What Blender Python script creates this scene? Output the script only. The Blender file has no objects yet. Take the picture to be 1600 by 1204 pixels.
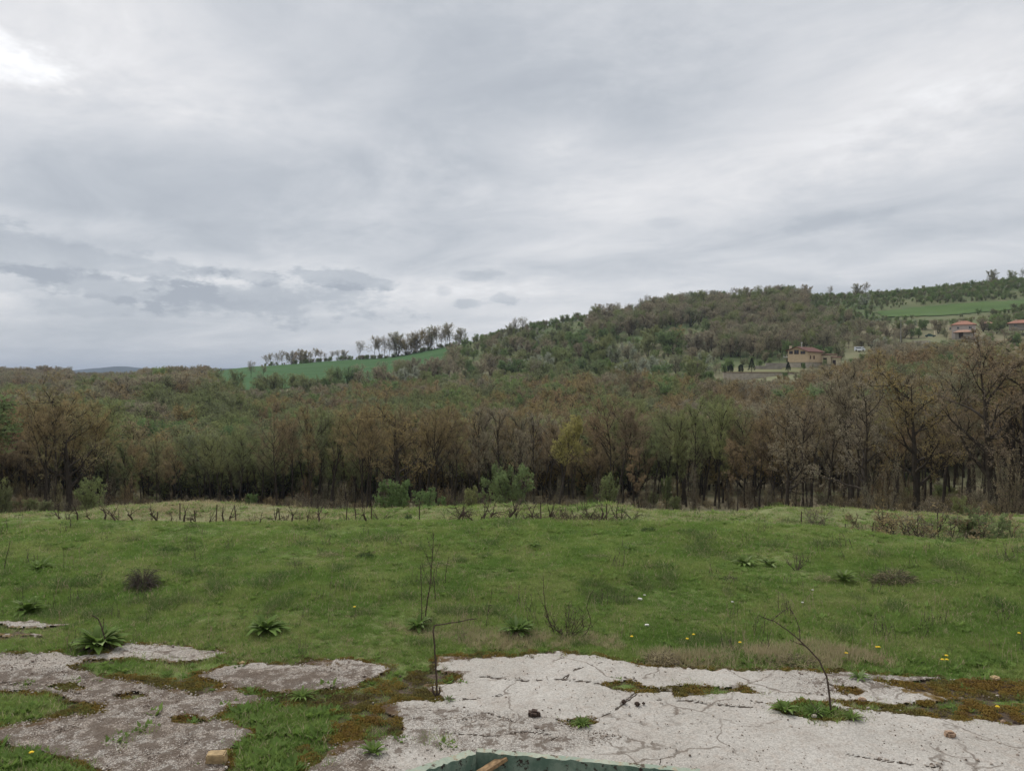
import bpy, math, random
import numpy as np
from mathutils import Vector, Matrix

R = math.radians
SC = bpy.context.scene
COL = SC.collection

# ------------------------------------------------------------------ camera
CAM_H, FPX, HORIZON = 4.0, 1200.0, 585.0
cd = bpy.data.cameras.new("camera")
cam = bpy.data.objects.new("camera", cd)
COL.objects.link(cam)
cd.sensor_width = 36.0
cd.lens = 27.0
cd.clip_start, cd.clip_end = 0.1, 40000
cam.location = (0, 0, CAM_H)
cam.rotation_euler = (R(90.0 - 0.81), 0, 0)
SC.camera = cam

# ------------------------------------------------------------------ light
SUN_EL, SUN_AZ = R(50), R(-40)          # ahead of the camera, to the left, behind the cloud
sd = bpy.data.lights.new("sun", 'SUN')
sun = bpy.data.objects.new("sun", sd)
COL.objects.link(sun)
sd.energy, sd.angle, sd.color = 2.1, R(14), (1.0, 0.96, 0.9)
_to_sun = Vector((math.sin(SUN_AZ) * math.cos(SUN_EL), math.cos(SUN_AZ) * math.cos(SUN_EL), math.sin(SUN_EL)))
sun.rotation_euler = _to_sun.to_track_quat('Z', 'Y').to_euler()

SC.view_settings.view_transform = 'Standard'
SC.view_settings.look = 'None'
SC.view_settings.exposure = 0.0
SC.view_settings.gamma = 1.0
SC.render.engine = 'CYCLES'
SC.cycles.use_denoising = True
SC.cycles.max_bounces = 5
SC.cycles.diffuse_bounces = 3
SC.cycles.volume_bounces = 0
SC.cycles.transparent_max_bounces = 4


# ------------------------------------------------------------------ node helpers
class NT:
    def __init__(s, tree):
        s.t = tree
        s.n = tree.nodes
        s.l = tree.links

    def add(s, kind, **kw):
        n = s.n.new(kind)
        for k, v in kw.items():
            setattr(n, k, v)
        return n

    def put(s, sock, v):
        if isinstance(v, bpy.types.NodeSocket):
            s.l.new(v, sock)
        elif v is not None:
            sock.default_value = v

    def math(s, op, a, b=None, c=None, clamp=False):
        n = s.add('ShaderNodeMath', operation=op, use_clamp=clamp)
        s.put(n.inputs[0], a)
        if b is not None:
            s.put(n.inputs[1], b)
        if c is not None:
            s.put(n.inputs[2], c)
        return n.outputs[0]

    def smooth(s, v, a, b, lo=0.0, hi=1.0):
        n = s.add('ShaderNodeMapRange', interpolation_type='SMOOTHSTEP')
        s.put(n.inputs[0], v)
        n.inputs[1].default_value, n.inputs[2].default_value = a, b
        n.inputs[3].default_value, n.inputs[4].default_value = lo, hi
        return n.outputs[0]

    def mix(s, f, a, b, blend='MIX'):
        n = s.add('ShaderNodeMix', data_type='RGBA', blend_type=blend)
        s.put(n.inputs[0], f)
        for i, v in ((6, a), (7, b)):
            if isinstance(v, tuple) and len(v) == 3:
                v = (*v, 1)
            s.put(n.inputs[i], v)
        return n.outputs[2]

    def noise(s, vec, scale, detail=4, rough=0.55, dist=0.0):
        n = s.add('ShaderNodeTexNoise')
        if vec is not None:
            s.put(n.inputs['Vector'], vec)
        n.inputs['Scale'].default_value = scale
        n.inputs['Detail'].default_value = detail
        n.inputs['Roughness'].default_value = rough
        n.inputs['Distortion'].default_value = dist
        return n.outputs[0]

    def attr(s, name):
        return s.add('ShaderNodeAttribute', attribute_name=name).outputs['Fac']


# ------------------------------------------------------------------ world: overcast sky
def make_world():
    w = bpy.data.worlds.new("World")
    SC.world = w
    w.use_nodes = True
    t = NT(w.node_tree)
    t.n.clear()
    out = t.add('ShaderNodeOutputWorld')
    sky = t.add('ShaderNodeTexSky', sky_type='NISHITA', sun_disc=False)
    sky.sun_elevation, sky.sun_rotation = SUN_EL, SUN_AZ
    bg1 = t.add('ShaderNodeBackground')
    t.put(bg1.inputs[0], sky.outputs[0])
    bg1.inputs[1].default_value = 0.1
    gen = t.add('ShaderNodeTexCoord').outputs['Generated']
    sep = t.add('ShaderNodeSeparateXYZ')
    t.put(sep.inputs[0], gen)
    X, Y, Z = sep.outputs
    az = t.math('ARCTAN2', X, Y)
    el = t.math('ARCSINE', Z)
    # a flat cloud deck seen in perspective
    zz = t.math('ADD', t.math('MAXIMUM', Z, 0.0), 0.16)
    comb = t.add('ShaderNodeCombineXYZ')
    dx_, dy_ = t.math('DIVIDE', X, zz), t.math('DIVIDE', Y, zz)
    # wind rows run away to the left-hand horizon
    t.put(comb.inputs[0], t.math('MULTIPLY', t.math('ADD', t.math('MULTIPLY', dx_, -.80), t.math('MULTIPLY', dy_, .60)), .95))
    t.put(comb.inputs[1], t.math('MULTIPLY', t.math('ADD', t.math('MULTIPLY', dx_, .60), t.math('MULTIPLY', dy_, .80)), 1.3))
    comb.inputs[2].default_value = 3.7
    deck = comb.outputs[0]
    n1 = t.noise(deck, 0.55, 5, 0.5, 0.6)
    n2 = t.noise(deck, 2.0, 8, 0.6, 0.5)
    dirn = t.add('ShaderNodeCombineXYZ')
    t.put(dirn.inputs[0], az)
    t.put(dirn.inputs[1], t.math('MULTIPLY', el, 2.2))
    dv = dirn.outputs[0]
    w1 = t.math('SUBTRACT', t.noise(dv, 9, 6, 0.6), 0.5)
    w2 = t.math('SUBTRACT', t.noise(dv, 34, 7, 0.6), 0.5)
    val = t.math('ADD', t.math('MULTIPLY', t.math('SUBTRACT', n1, 0.5), 0.85), t.math('MULTIPLY', t.math('SUBTRACT', n2, 0.5), 0.62))
    val = t.math('ADD', val, 0.56)

    def ae(px, py):
        x, z = (px - 800) / FPX, (HORIZON - py) / FPX
        return math.atan(x), math.atan(z / math.hypot(1, x))

    def blob(px, py, wx, wy, amt, soft, warp, lean=0.0):
        nonlocal val
        a0, e0 = ae(px, py)
        da = t.math('SUBTRACT', az, a0)
        de = t.math('SUBTRACT', t.math('SUBTRACT', el, e0), t.math('MULTIPLY', da, lean))
        q = t.math('ADD', t.math('POWER', t.math('ABSOLUTE', t.math('MULTIPLY', da, FPX / wx)), 2.0),
                   t.math('POWER', t.math('ABSOLUTE', t.math('MULTIPLY', de, FPX / wy)), 2.0))
        d = t.math('SQRT', q)
        if soft < .5:
            warp, amt, soft = warp * 1.9, amt * 1.7, soft * 1.15
        d = t.math('ADD', d, t.math('MULTIPLY', w1, warp * 1.3))
        d = t.math('ADD', d, t.math('MULTIPLY', w2, warp * 1.0))
        m = t.smooth(d, 1.0 - soft, 1.0 + soft, amt, 0.0)
        val = t.math('ADD', val, m)
    B = [
        # broad, soft shading of the deck
        (760, 120, 330, 110, -.19, .8, .8, -.1), (420, 230, 430, 120, -.07, .8, .8, 0), (250, 300, 420, 60, -.12, .6, .9, 0),
        (1250, 90, 420, 60, -.05, .8, .8, .1), (1500, 370, 420, 70, -.06, .8, .8, 0), (760, 390, 560, 45, -.06, .6, .9, 0),
        (-35, 80, 80, 26, .36, .7, 1.1, -.1), (120, 30, 360, 80, .20, .8, 1, -.1), (120, 150, 300, 50, .06, .8, 1, 0),
        (1280, 190, 260, 70, .12, .8, 1.0, .22), (1080, 310, 330, 50, .13, .8, 1.0, .2), (880, 235, 90, 40, .13, .7, 1, 0),
        (1560, 130, 260, 150, .05, .8, .8, 0), (700, 310, 150, 26, .08, .8, 1, 0), (60, 200, 200, 60, .05, .8, 1, 0),
        # low cumulus, grey with pale rims
        (90, 352, 170, 18, .13, .5, 1.4, 0), (330, 436, 420, 32, .15, .6, 1.0, 0), (820, 478, 420, 38, .14, .7, 1.0, 0),
        (40, 395, 210, 26, -.13, .3, 1.2, -.1), (200, 450, 110, 18, -.17, .25, 1.1, -.06), (0, 440, 60, 20, -.10, .3, 1.2, 0),
        (130, 478, 60, 14, -.08, .4, 1.2, 0), (430, 470, 150, 26, -.17, .28, 1.2, 0), (540, 436, 82, 13, -.17, .25, 1.3, -.03),
        (400, 433, 42, 10, -.12, .3, 1.3, -.1), (330, 427, 34, 8, -.09, .4, 1.2, 0), (745, 430, 36, 8, -.12, .35, 1.3, 0),
        (790, 470, 26, 9, -.15, .3, 1.3, 0), (727, 475, 18, 7, -.14, .3, 1.3, 0), (692, 455, 10, 8, -.10, .4, 1.3, 0),
        (1300, 348, 62, 15, -.12, .5, 1.3, 0), (1040, 348, 32, 9, -.09, .5, 1.3, 0), (1510, 358, 90, 14, -.06, .6, 1.2, 0),
        (800, 560, 1700, 46, .02, .8, .6, 0),
    ]
    for b in B:
        blob(*b)
    ramp = t.add('ShaderNodeValToRGB')
    e = ramp.color_ramp.elements
    e[0].position, e[0].color = 0.12, (.36, .39, .44, 1)
    e[1].position, e[1].color = 1.0, (.98, .98, .99, 1)
    for p, c in ((.38, (.48, .508, .548, 1)), (.56, (.605, .622, .652, 1)), (.74, (.745, .745, .758, 1))):
        k = e.new(p)
        k.color = c
    t.put(ramp.inputs[0], val)
    up = t.smooth(el, R(30), R(65), 1.12, 2.4)
    behind = t.smooth(Y, -0.6, 0.3, 0.75, 1.0)
    bg2 = t.add('ShaderNodeBackground')
    t.put(bg2.inputs[0], ramp.outputs[0])
    t.put(bg2.inputs[1], t.math('MULTIPLY', up, behind))
    mx = t.add('ShaderNodeMixShader')
    mx.inputs[0].default_value = 0.95
    t.put(mx.inputs[1], bg1.outputs[0])
    t.put(mx.inputs[2], bg2.outputs[0])
    t.put(out.inputs[0], mx.outputs[0])
    w.cycles.sampling_method = 'MANUAL'
    w.cycles.sample_map_resolution = 512


make_world()


# ------------------------------------------------------------------ numpy noise
def _hash(ix, iy, seed):
    h = (ix.astype(np.int64) * 374761393 + iy.astype(np.int64) * 668265263 + seed * 1442695041) & 0x7fffffff
    h = ((h ^ (h >> 13)) * 1274126177) & 0x7fffffff
    return ((h ^ (h >> 16)) & 0xffff) / 65535.0


def vnoise(x, y, seed=0):
    x, y = np.asarray(x, float), np.asarray(y, float)
    ix, iy = np.floor(x), np.floor(y)
    fx, fy = x - ix, y - iy
    fx, fy = fx * fx * (3 - 2 * fx), fy * fy * (3 - 2 * fy)
    a, b = _hash(ix, iy, seed), _hash(ix + 1, iy, seed)
    c, d = _hash(ix, iy + 1, seed), _hash(ix + 1, iy + 1, seed)
    return (a + (b - a) * fx) * (1 - fy) + (c + (d - c) * fx) * fy


def fbm(x, y, seed=0, oct=4):
    s, amp, tot = 0.0, 1.0, 0.0
    for k in range(oct):
        s = s + amp * vnoise(x * 2 ** k + 17.3 * k, y * 2 ** k - 9.1 * k, seed + k)
        tot += amp
        amp *= 0.5
    return s / tot - 0.5


def sstep(v, a, b):
    t = np.clip((v - a) / (b - a), 0, 1)
    return t * t * (3 - 2 * t)


# ------------------------------------------------------------------ terrain
TD = [30, 55, 85, 130, 180, 240, 300, 360, 420, 480, 540, 700, 950, 1400, 4000, 30000]
TP = [-500, 0, 200, 300, 340, 400, 500, 600, 700, 850, 1000, 1100, 1200, 1350, 1500, 1600, 2100]
# ground height written as the level (in the 1600 px frame) at which a bare hill would be seen
TY = [
    [817, 812, 790, 755, 715, 680, 655, 632, 618, 606, 600, 590, 584.5, 590, 588, 585.6],
    [817, 812, 790, 758, 720, 680, 655, 632, 618, 606, 600, 590, 584.5, 590, 588, 585.6],
    [817, 812, 795, 780, 730, 652, 628, 615, 609, 604, 600, 591, 586.5, 590, 588, 585.6],
    [817, 812, 797, 785, 735, 640, 620, 608, 600, 594, 590, 590, 587, 590, 588, 585.6],
    [817, 812, 797, 785, 740, 650, 625, 606, 590, 581, 577, 584, 586, 590, 588, 585.6],
    [817, 812, 797, 782, 735, 665, 640, 612, 594, 581, 573, 580, 587, 590, 588, 585.6],
    [817, 812, 797, 778, 735, 672, 640, 612, 593, 578, 567, 573, 585, 590, 588, 585.6],
    [817, 812, 797, 775, 730, 670, 635, 606, 586, 569, 560, 568, 580, 590, 588, 585.6],
    [817, 812, 797, 775, 725, 665, 630, 598, 574, 555, 541, 550, 570, 585, 588, 585.6],
    [817, 812, 797, 770, 715, 655, 618, 580, 553, 528, 506, 516, 545, 575, 588, 585.6],
    [817, 812, 797, 765, 705, 640, 605, 565, 533, 505, 484, 495, 530, 570, 588, 585.6],
    [817, 812, 796, 760, 695, 625, 592, 555, 523, 494, 473, 485, 520, 565, 588, 585.6],
    [817, 812, 795, 755, 685, 608, 577, 548, 517, 487, 465, 475, 515, 560, 588, 585.6],
    [817, 806, 790, 742, 670, 600, 568, 540, 508, 480, 463, 470, 510, 560, 588, 585.6],
    [817, 803, 776, 715, 655, 598, 565, 525, 496, 468, 450, 456, 500, 555, 588, 585.6],
    [817, 802, 768, 705, 645, 595, 562, 520, 490, 462, 438, 445, 495, 550, 588, 585.6],
    [817, 800, 755, 690, 630, 585, 550, 505, 475, 445, 415, 425, 480, 540, 588, 585.6],
]
_T = np.array(TY)
_la = np.linspace(-0.95, 1.05, 161)
_ld = np.linspace(math.log(30), math.log(30000), 241)
_tmp = np.array([np.interp(_ld, np.log(TD), r) for r in _T])
_G = np.array([np.interp(_la, (np.array(TP) - 800) / 1200.0, _tmp[:, j]) for j in range(len(_ld))]).T
for _ in range(2):
    _p = np.pad(_G, ((2, 2), (0, 0)), 'edge')
    _G = (_p[:-4] + _p[1:-3] + _p[2:-2] + _p[3:-1] + _p[4:]) / 5
_p = np.pad(_G, ((0, 0), (1, 1)), 'edge')
_G = (_p[:, :-2] + 2 * _p[:, 1:-1] + _p[:, 2:]) / 4

EDGE_P = [-400, 0, 200, 600, 1000, 1150, 1300, 1400, 1500, 1600, 2000]
EDGE_D = [21.6, 21.6, 21.2, 21.3, 21.1, 20.8, 20.4, 19.4, 18.9, 19.1, 19.5]
DIP_Z = [-.75, -.72, -.62, -.58, -.55, -.62, -.75, -1.05, -1.35, -1.25, -1.2]
CREST_P = [-400, 0, 120, 180, 300, 420, 520, 620, 880, 930, 960, 1010, 1040, 1200, 1300, 1380, 1440, 1500, 1600, 2000]
CREST_Z = [-.86, -.80, -.70, -.46, -.29, -.36, -.50, -.53, -.51, -.42, -.40, -.52, -.60, -.60, -.56, -.66, -.74, -.80, -.84, -.9]


def H(x, y):
    x, y = np.asarray(x, float), np.asarray(y, float)
    D = np.maximum(y, 1.0)
    a = np.clip(x / D, -0.94, 1.04)
    px = a * 1200 + 800
    # far table
    gi = np.clip((a - _la[0]) / (_la[1] - _la[0]), 0, len(_la) - 1.001)
    gj = np.clip((np.log(np.maximum(D, 30)) - _ld[0]) / (_ld[1] - _ld[0]), 0, len(_ld) - 1.001)
    i0, j0 = gi.astype(int), gj.astype(int)
    fi, fj = gi - i0, gj - j0
    g = (_G[i0, j0] * (1 - fi) * (1 - fj) + _G[i0 + 1, j0] * fi * (1 - fj) + _G[i0, j0 + 1] * (1 - fi) * fj + _G[i0 + 1, j0 + 1] * fi * fj)
    zf = CAM_H + np.maximum(D, 30) * (HORIZON - g) / FPX
    zf = zf + fbm(x / 40, y / 40, 5, 3) * np.clip((D - 60) / 100, 0, 3) * 1.2 * (D < 2500)
    ed = np.interp(px, EDGE_P, EDGE_D)
    dip = np.interp(px, EDGE_P, DIP_Z)
    cr = np.interp(px, CREST_P, CREST_Z) - .13 + fbm(x / 2.4, y / 2.4, 9, 4) * 0.34
    z0 = fbm(x / 2.3, y / 1.9, 1, 4) * 0.19 * sstep(D, 9, 12) + fbm(x / .45, y / .45, 2, 2) * 0.035 * sstep(D, 9, 11)
    e = D - ed
    z = z0 * (1 - sstep(e, -.6, .3)) + (dip + z0) * sstep(e, -.6, 1.6)
    z = z + (cr - dip) * sstep(D, ed + 1.8, 25.4)
    z = z * (1 - sstep(D, 26.3, 30.5)) + zf * sstep(D, 26.3, 30.5)
    return z


def gpt(px, py, z=0.0):
    """ground point on the level yard for a spot of the 1600 px frame"""
    v = (py - HORIZON) / FPX
    d = (CAM_H - z) / v
    return (px - 800) / FPX * d, d


def at(px, D, dz=0.0):
    x = (px - 800) / FPX * D
    return Vector((x, D, float(H(x, D)) + dz))


# ------------------------------------------------------------------ outlines on the yard, as (px, py) pairs on the level ground
PAVE = [
    [(690, 1033), (760, 1031), (820, 1027), (880, 1024), (940, 1029), (1000, 1042), (1060, 1044), (1150, 1050), (1250, 1052), (1340, 1056),
     (1440, 1062), (1540, 1066), (1640, 1074), (2200, 1110), (2200, 1500), (420, 1500), (470, 1206), (530, 1172), (620, 1152), (622, 1130), (585, 1106), (640, 1098),
     (690, 1098), (655, 1084), (660, 1074), (700, 1070), (722, 1058), (680, 1050)],
    [(312, 1059), (350, 1046), (400, 1041), (470, 1041), (540, 1034), (612, 1048), (590, 1062), (545, 1080), (460, 1087), (370, 1082), (330, 1070)],
    [(-700, 1030), (0, 1022), (85, 1021), (110, 1030), (170, 1024), (200, 1006), (260, 1004), (350, 1018), (362, 1024), (320, 1034), (260, 1038), (200, 1032), (140, 1034), (105, 1046),
     (150, 1060), (245, 1076), (300, 1090), (357, 1080), (400, 1092), (420, 1098), (360, 1110), (330, 1128), (370, 1136), (400, 1150), (345, 1180), (350, 1204), (350, 1500), (-700, 1500)],
    [(-20, 975), (60, 974), (105, 980), (70, 986), (10, 985)],
    [(-40, 994), (30, 990), (60, 996), (0, 1002)],
]
GRASSY = [
    ([(-300, 1080), (0, 1086), (60, 1088), (110, 1100), (152, 1108), (158, 1120), (110, 1125), (60, 1128), (0, 1142), (-300, 1150)], 1.0),
    ([(-300, 1150), (0, 1166), (30, 1178), (130, 1198), (160, 1215), (-300, 1300)], .8),
    ([(265, 1128), (300, 1126), (325, 1134), (300, 1137), (270, 1134)], .6),
    ([(180, 1092), (215, 1082), (225, 1092), (200, 1096)], .35),
    ([(80, 1078), (110, 1072), (125, 1080), (100, 1084)], .35),
    ([(1212, 1108), (1245, 1101), (1295, 1102), (1345, 1126), (1332, 1132), (1280, 1128), (1235, 1118)], .7),
    ([(1056, 1078), (1100, 1075), (1165, 1077), (1192, 1090), (1150, 1086), (1100, 1090), (1060, 1088)], .6),
    ([(948, 1072), (985, 1070), (1040, 1083), (1000, 1086), (955, 1079)], .35),
    ([(1314, 1078), (1334, 1080), (1340, 1088), (1322, 1088)], .5),
    ([(1300, 1100), (1400, 1106), (1440, 1100), (1500, 1098), (1620, 1092), (1700, 1100), (1700, 1140), (1610, 1136), (1540, 1132), (1480, 1128), (1400, 1117), (1330, 1110)], .55),
    ([(1365, 1066), (1440, 1072), (1500, 1066), (1540, 1064), (1640, 1072), (1650, 1090), (1560, 1096), (1470, 1092), (1420, 1082)], .12),
    ([(890, 1132), (910, 1129), (932, 1134), (915, 1141), (893, 1138)], .9),
    ([(640, 1082), (668, 1080), (686, 1088), (660, 1094), (640, 1092)], .3),
]
MOSSY = [  # moss and bare dark earth, not pavement: left-centre bed and right bed
    [(440, 1086), (560, 1082), (640, 1050), (730, 1056), (690, 1076), (690, 1098), (620, 1104), (630, 1150), (560, 1170), (500, 1200), (430, 1206), (500, 1150), (540, 1120), (430, 1105)],
    [(1365, 1066), (1440, 1072), (1500, 1066), (1640, 1072), (1650, 1096), (1560, 1100), (1640, 1112), (1640, 1140), (1480, 1130), (1400, 1118), (1440, 1100), (1400, 1085)],
    [(410, 1036), (500, 1034), (540, 1042), (500, 1047), (420, 1044)],
    [(680, 1030), (760, 1024), (830, 1022), (830, 1032), (690, 1040)],
    [(1050, 1078), (1110, 1080), (1130, 1090), (1060, 1092)],
    [(90, 1100), (165, 1104), (165, 1122), (0, 1150), (-60, 1146), (60, 1128)],
    [(240, 1062), (360, 1070), (370, 1084), (290, 1094), (240, 1080), (150, 1064), (160, 1050)],
]
CRACKS = [
    [(622, 1128), (680, 1130), (760, 1120), (800, 1134), (850, 1150)], [(800, 1067), (870, 1066), (940, 1074), (1000, 1080), (1060, 1086), (1200, 1104), (1300, 1112), (1420, 1116)],
    [(860, 1166), (888, 1152), (896, 1138), (930, 1128), (960, 1116), (985, 1096), (1004, 1080), (990, 1060), (998, 1044)], [(1030, 1098), (1080, 1100), (1120, 1106), (1200, 1112)],
    [(1330, 1188), (1400, 1198), (1470, 1206)], [(690, 1060), (760, 1062), (800, 1067)],
    [(700, 1096), (740, 1098), (782, 1092)], [(1290, 1070), (1310, 1080), (1330, 1094), (1345, 1112)], [(870, 1130), (896, 1138)], [(120, 1090), (60, 1075), (0, 1070)],
    [(200, 1196), (230, 1186), (300, 1180)], [(1380, 1128), (1340, 1126), (1300, 1130)], [(880, 1068), (900, 1052), (940, 1040)], [(690, 1150), (760, 1158), (830, 1152), (870, 1158)],
]


def sdf(px, py, poly):
    """signed distance, negative inside"""
    P = np.array(poly, float)
    d = np.full(px.shape, 1e9)
    inside = np.zeros(px.shape, bool)
    n = len(P)
    for i in range(n):
        ax, ay = P[i]
        bx, by = P[(i + 1) % n]
        ex, ey = bx - ax, (by - ay) * 3.0
        wx, wy = px - ax, (py - ay) * 3.0
        t = np.clip((wx * ex + wy * ey) / (ex * ex + ey * ey + 1e-9), 0, 1)
        d = np.minimum(d, (wx - ex * t) ** 2 + (wy - ey * t) ** 2)
        c = ((ay > py) != (by > py))
        xs = ax + (py - ay) / (by - ay + 1e-12) * (bx - ax)
        inside ^= c & (px < xs)
    d = np.sqrt(d)
    return np.where(inside, -d, d)


def line_d(px, py, line):
    d = np.full(px.shape, 1e9)
    for (ax, ay), (bx, by) in zip(line[:-1], line[1:]):
        ex, ey = bx - ax, (by - ay) * 3.0
        wx, wy = px - ax, (py - ay) * 3.0
        t = np.clip((wx * ex + wy * ey) / (ex * ex + ey * ey + 1e-9), 0, 1)
        d = np.minimum(d, np.hypot(wx - ex * t, wy - ey * t))
    return d


def yard_masks(x, y):
    """(pavement signed distance, grass amount, moss amount, crack amount) at ground points; distances in units of about a centimetre at 9 m"""
    D = np.maximum(y, 0.5)
    px = x / D * FPX + 800
    py = HORIZON + CAM_H / D * FPX
    nz = fbm(x / .30, y / .30, 21, 5) * 34 + fbm(x / .05, y / .05, 25, 2) * 10
    pave = np.full(px.shape, 1e9)
    for p in PAVE:
        pave = np.minimum(pave, sdf(px, py, p))
    pave = pave + nz
    inpave = pave < 0
    grass = np.where(inpave, 0.0, 1.0)
    grass = np.where(~inpave & (py > 1036), 0.75, grass)
    for g, amt in GRASSY:
        s = sdf(px, py, g) + nz
        pave = np.maximum(pave, -s)
        grass = np.where(s < 0, amt, grass)
    moss = np.zeros(px.shape)
    for m in MOSSY:
        moss = np.maximum(moss, sstep(-(sdf(px, py, m) + nz * 1.3), -4, 10))
    moss = np.maximum(moss, sstep(-np.abs(pave) + 0.0, -13, -3) * (py < 1240))
    mn = fbm(x / .3, y / .3, 33, 3)
    grass = grass * np.where(moss > .4, np.clip(.55 + mn * 3.2, 0.05, 1), 1)
    crack = np.zeros(px.shape)
    cn = fbm(x / .16, y / .16, 41, 3) * 16
    for c in CRACKS:
        crack = np.maximum(crack, sstep(-np.abs(line_d(px, py, c) + cn * .8), -2.5, -.4))
    rough = np.clip(sstep(px, 640, 560) * sstep(py, 1036, 1060) + sstep(-sdf(px, py, [(600, 1105), (700, 1115), (860, 1130), (960, 1160), (860, 1185), (620, 1176), (580, 1150)]), -30, 20) * .62, 0, 1)
    rough = np.maximum(rough, .5 * sstep(px, 640, 560))
    rough = np.maximum(rough, .65 * sstep(px, 1180, 1300) * sstep(py, 1100, 1080))
    return pave, grass, moss, crack, rough


# ------------------------------------------------------------------ object helpers
def tag(o, label=None, cat=None, group=None, kind=None):
    if label:
        o["label"] = label
    if cat:
        o["category"] = cat
    if group:
        o["group"] = group
    if kind:
        o["kind"] = kind
    return o


def empty(name, loc, rz=0.0, s=1.0):
    o = bpy.data.objects.new(name, None)
    COL.objects.link(o)
    o.location = loc
    o.rotation_euler = (0, 0, rz)
    o.scale = (s, s, s)
    o.empty_display_size = 0.3
    return o


class MB:
    """collects polygons, each with a material slot, and links them as one mesh object"""

    def __init__(s):
        s.v, s.f, s.m = [], [], []
        s.n = 0

    def add(s, verts, faces, m=0):
        b = s.n
        s.v.extend(verts)
        s.n += len(verts)
        s.f.extend([tuple(b + i for i in f) for f in faces])
        s.m.extend([m] * len(faces))

    def box(s, c, size, m=0, rz=0.0, taper=1.0):
        cx, cy, cz = c
        a, b, h = size[0] / 2, size[1] / 2, size[2] / 2
        cs, sn = math.cos(rz), math.sin(rz)
        vs = []
        for z, k in ((-h, 1.0), (h, taper)):
            for x, y in ((-a, -b), (a, -b), (a, b), (-a, b)):
                x, y = x * k, y * k
                vs.append((cx + x * cs - y * sn, cy + x * sn + y * cs, cz + z))
        s.add(vs, [(3, 2, 1, 0), (4, 5, 6, 7), (0, 1, 5, 4), (1, 2, 6, 5), (2, 3, 7, 6), (3, 0, 4, 7)], m)

    def tube(s, pts, rad, sides=5, m=0, cap=True):
        pts = [Vector(p) for p in pts]
        n = len(pts)
        vs = []
        u = None
        for i in range(n):
            d = (pts[min(i + 1, n - 1)] - pts[max(i - 1, 0)])
            if d.length < 1e-9:
                d = Vector((0, 0, 1))
            d.normalize()
            if u is None:
                u = d.orthogonal().normalized()
            else:
                u = (u - d * u.dot(d))
                u = u.normalized() if u.length > 1e-6 else d.orthogonal().normalized()
            w = d.cross(u)
            for k in range(sides):
                a = 2 * math.pi * k / sides
                vs.append(tuple(pts[i] + (u * math.cos(a) + w * math.sin(a)) * rad[i]))
        fs = []
        for i in range(n - 1):
            for k in range(sides):
                k2 = (k + 1) % sides
                fs.append((i * sides + k, i * sides + k2, (i + 1) * sides + k2, (i + 1) * sides + k))
        if cap:
            fs.append(tuple(range((n - 1) * sides, n * sides)))
            fs.append(tuple(reversed(range(sides))))
        s.add(vs, fs, m)

    def ribbon(s, a, b, w, side, m=0):
        s.add([tuple(a - side * w), tuple(a + side * w), tuple(b)], [(0, 1, 2)], m)

    def card(s, c, u, w, m=0):
        s.add([tuple(c - u), tuple(c - w), tuple(c + u), tuple(c + w)], [(0, 1, 2, 3)], m)

    def mesh(s, name, mats, smooth=False):
        me = bpy.data.meshes.new(name)
        me.from_pydata(s.v, [], s.f)
        for m in mats:
            me.materials.append(m)
        me.polygons.foreach_set('material_index', s.m)
        if smooth:
            me.polygons.foreach_set('use_smooth', [True] * len(s.f))
        me.update()
        return me

    def build(s, name, mats, parent=None, smooth=False, loc=None, rz=0.0):
        if not isinstance(mats, (list, tuple)):
            mats = [mats]
        o = bpy.data.objects.new(name, s.mesh(name, mats, smooth))
        COL.objects.link(o)
        if parent is not None:
            o.parent = parent
        if loc is not None:
            o.location = loc
        o.rotation_euler = (0, 0, rz)
        return o


def np_mesh(name, V, Q, attrs=None, smooth=True):
    me = bpy.data.meshes.new(name)
    me.vertices.add(len(V))
    me.vertices.foreach_set('co', np.asarray(V, np.float32).ravel())
    k = Q.shape[1] if len(Q) else 4
    me.loops.add(len(Q) * k)
    me.loops.foreach_set('vertex_index', Q.astype(np.int32).ravel())
    me.polygons.add(len(Q))
    me.polygons.foreach_set('loop_start', np.arange(0, len(Q) * k, k, dtype=np.int32))
    if smooth:
        me.polygons.foreach_set('use_smooth', np.ones(len(Q), bool))
    for a, val in (attrs or {}).items():
        t = me.attributes.new(a, 'FLOAT', 'POINT')
        t.data.foreach_set('value', np.asarray(val, np.float32))
    me.update(calc_edges=True)
    me.validate()
    return me


# ------------------------------------------------------------------ materials
def new_mat(name, rough=0.9):
    m = bpy.data.materials.new(name)
    m.use_nodes = True
    t = NT(m.node_tree)
    p = t.n['Principled BSDF']
    p.inputs['Roughness'].default_value = rough
    p.inputs['Specular IOR Level'].default_value = 0.2
    return m, t, p


def plain(name, col, rough=0.85, var=0.25, scale=6.0, spec=0.2, metal=0.0):
    m, t, p = new_mat(name, rough)
    tc = t.add('ShaderNodeTexCoord').outputs['Object']
    n = t.noise(tc, scale, 5, 0.6)
    c = t.mix(t.smooth(n, .3, .7), tuple(k * (1 - var) for k in col), tuple(min(1, k * (1 + var)) for k in col))
    t.put(p.inputs['Base Color'], c)
    p.inputs['Specular IOR Level'].default_value = spec
    p.inputs['Metallic'].default_value = metal
    return m


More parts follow.
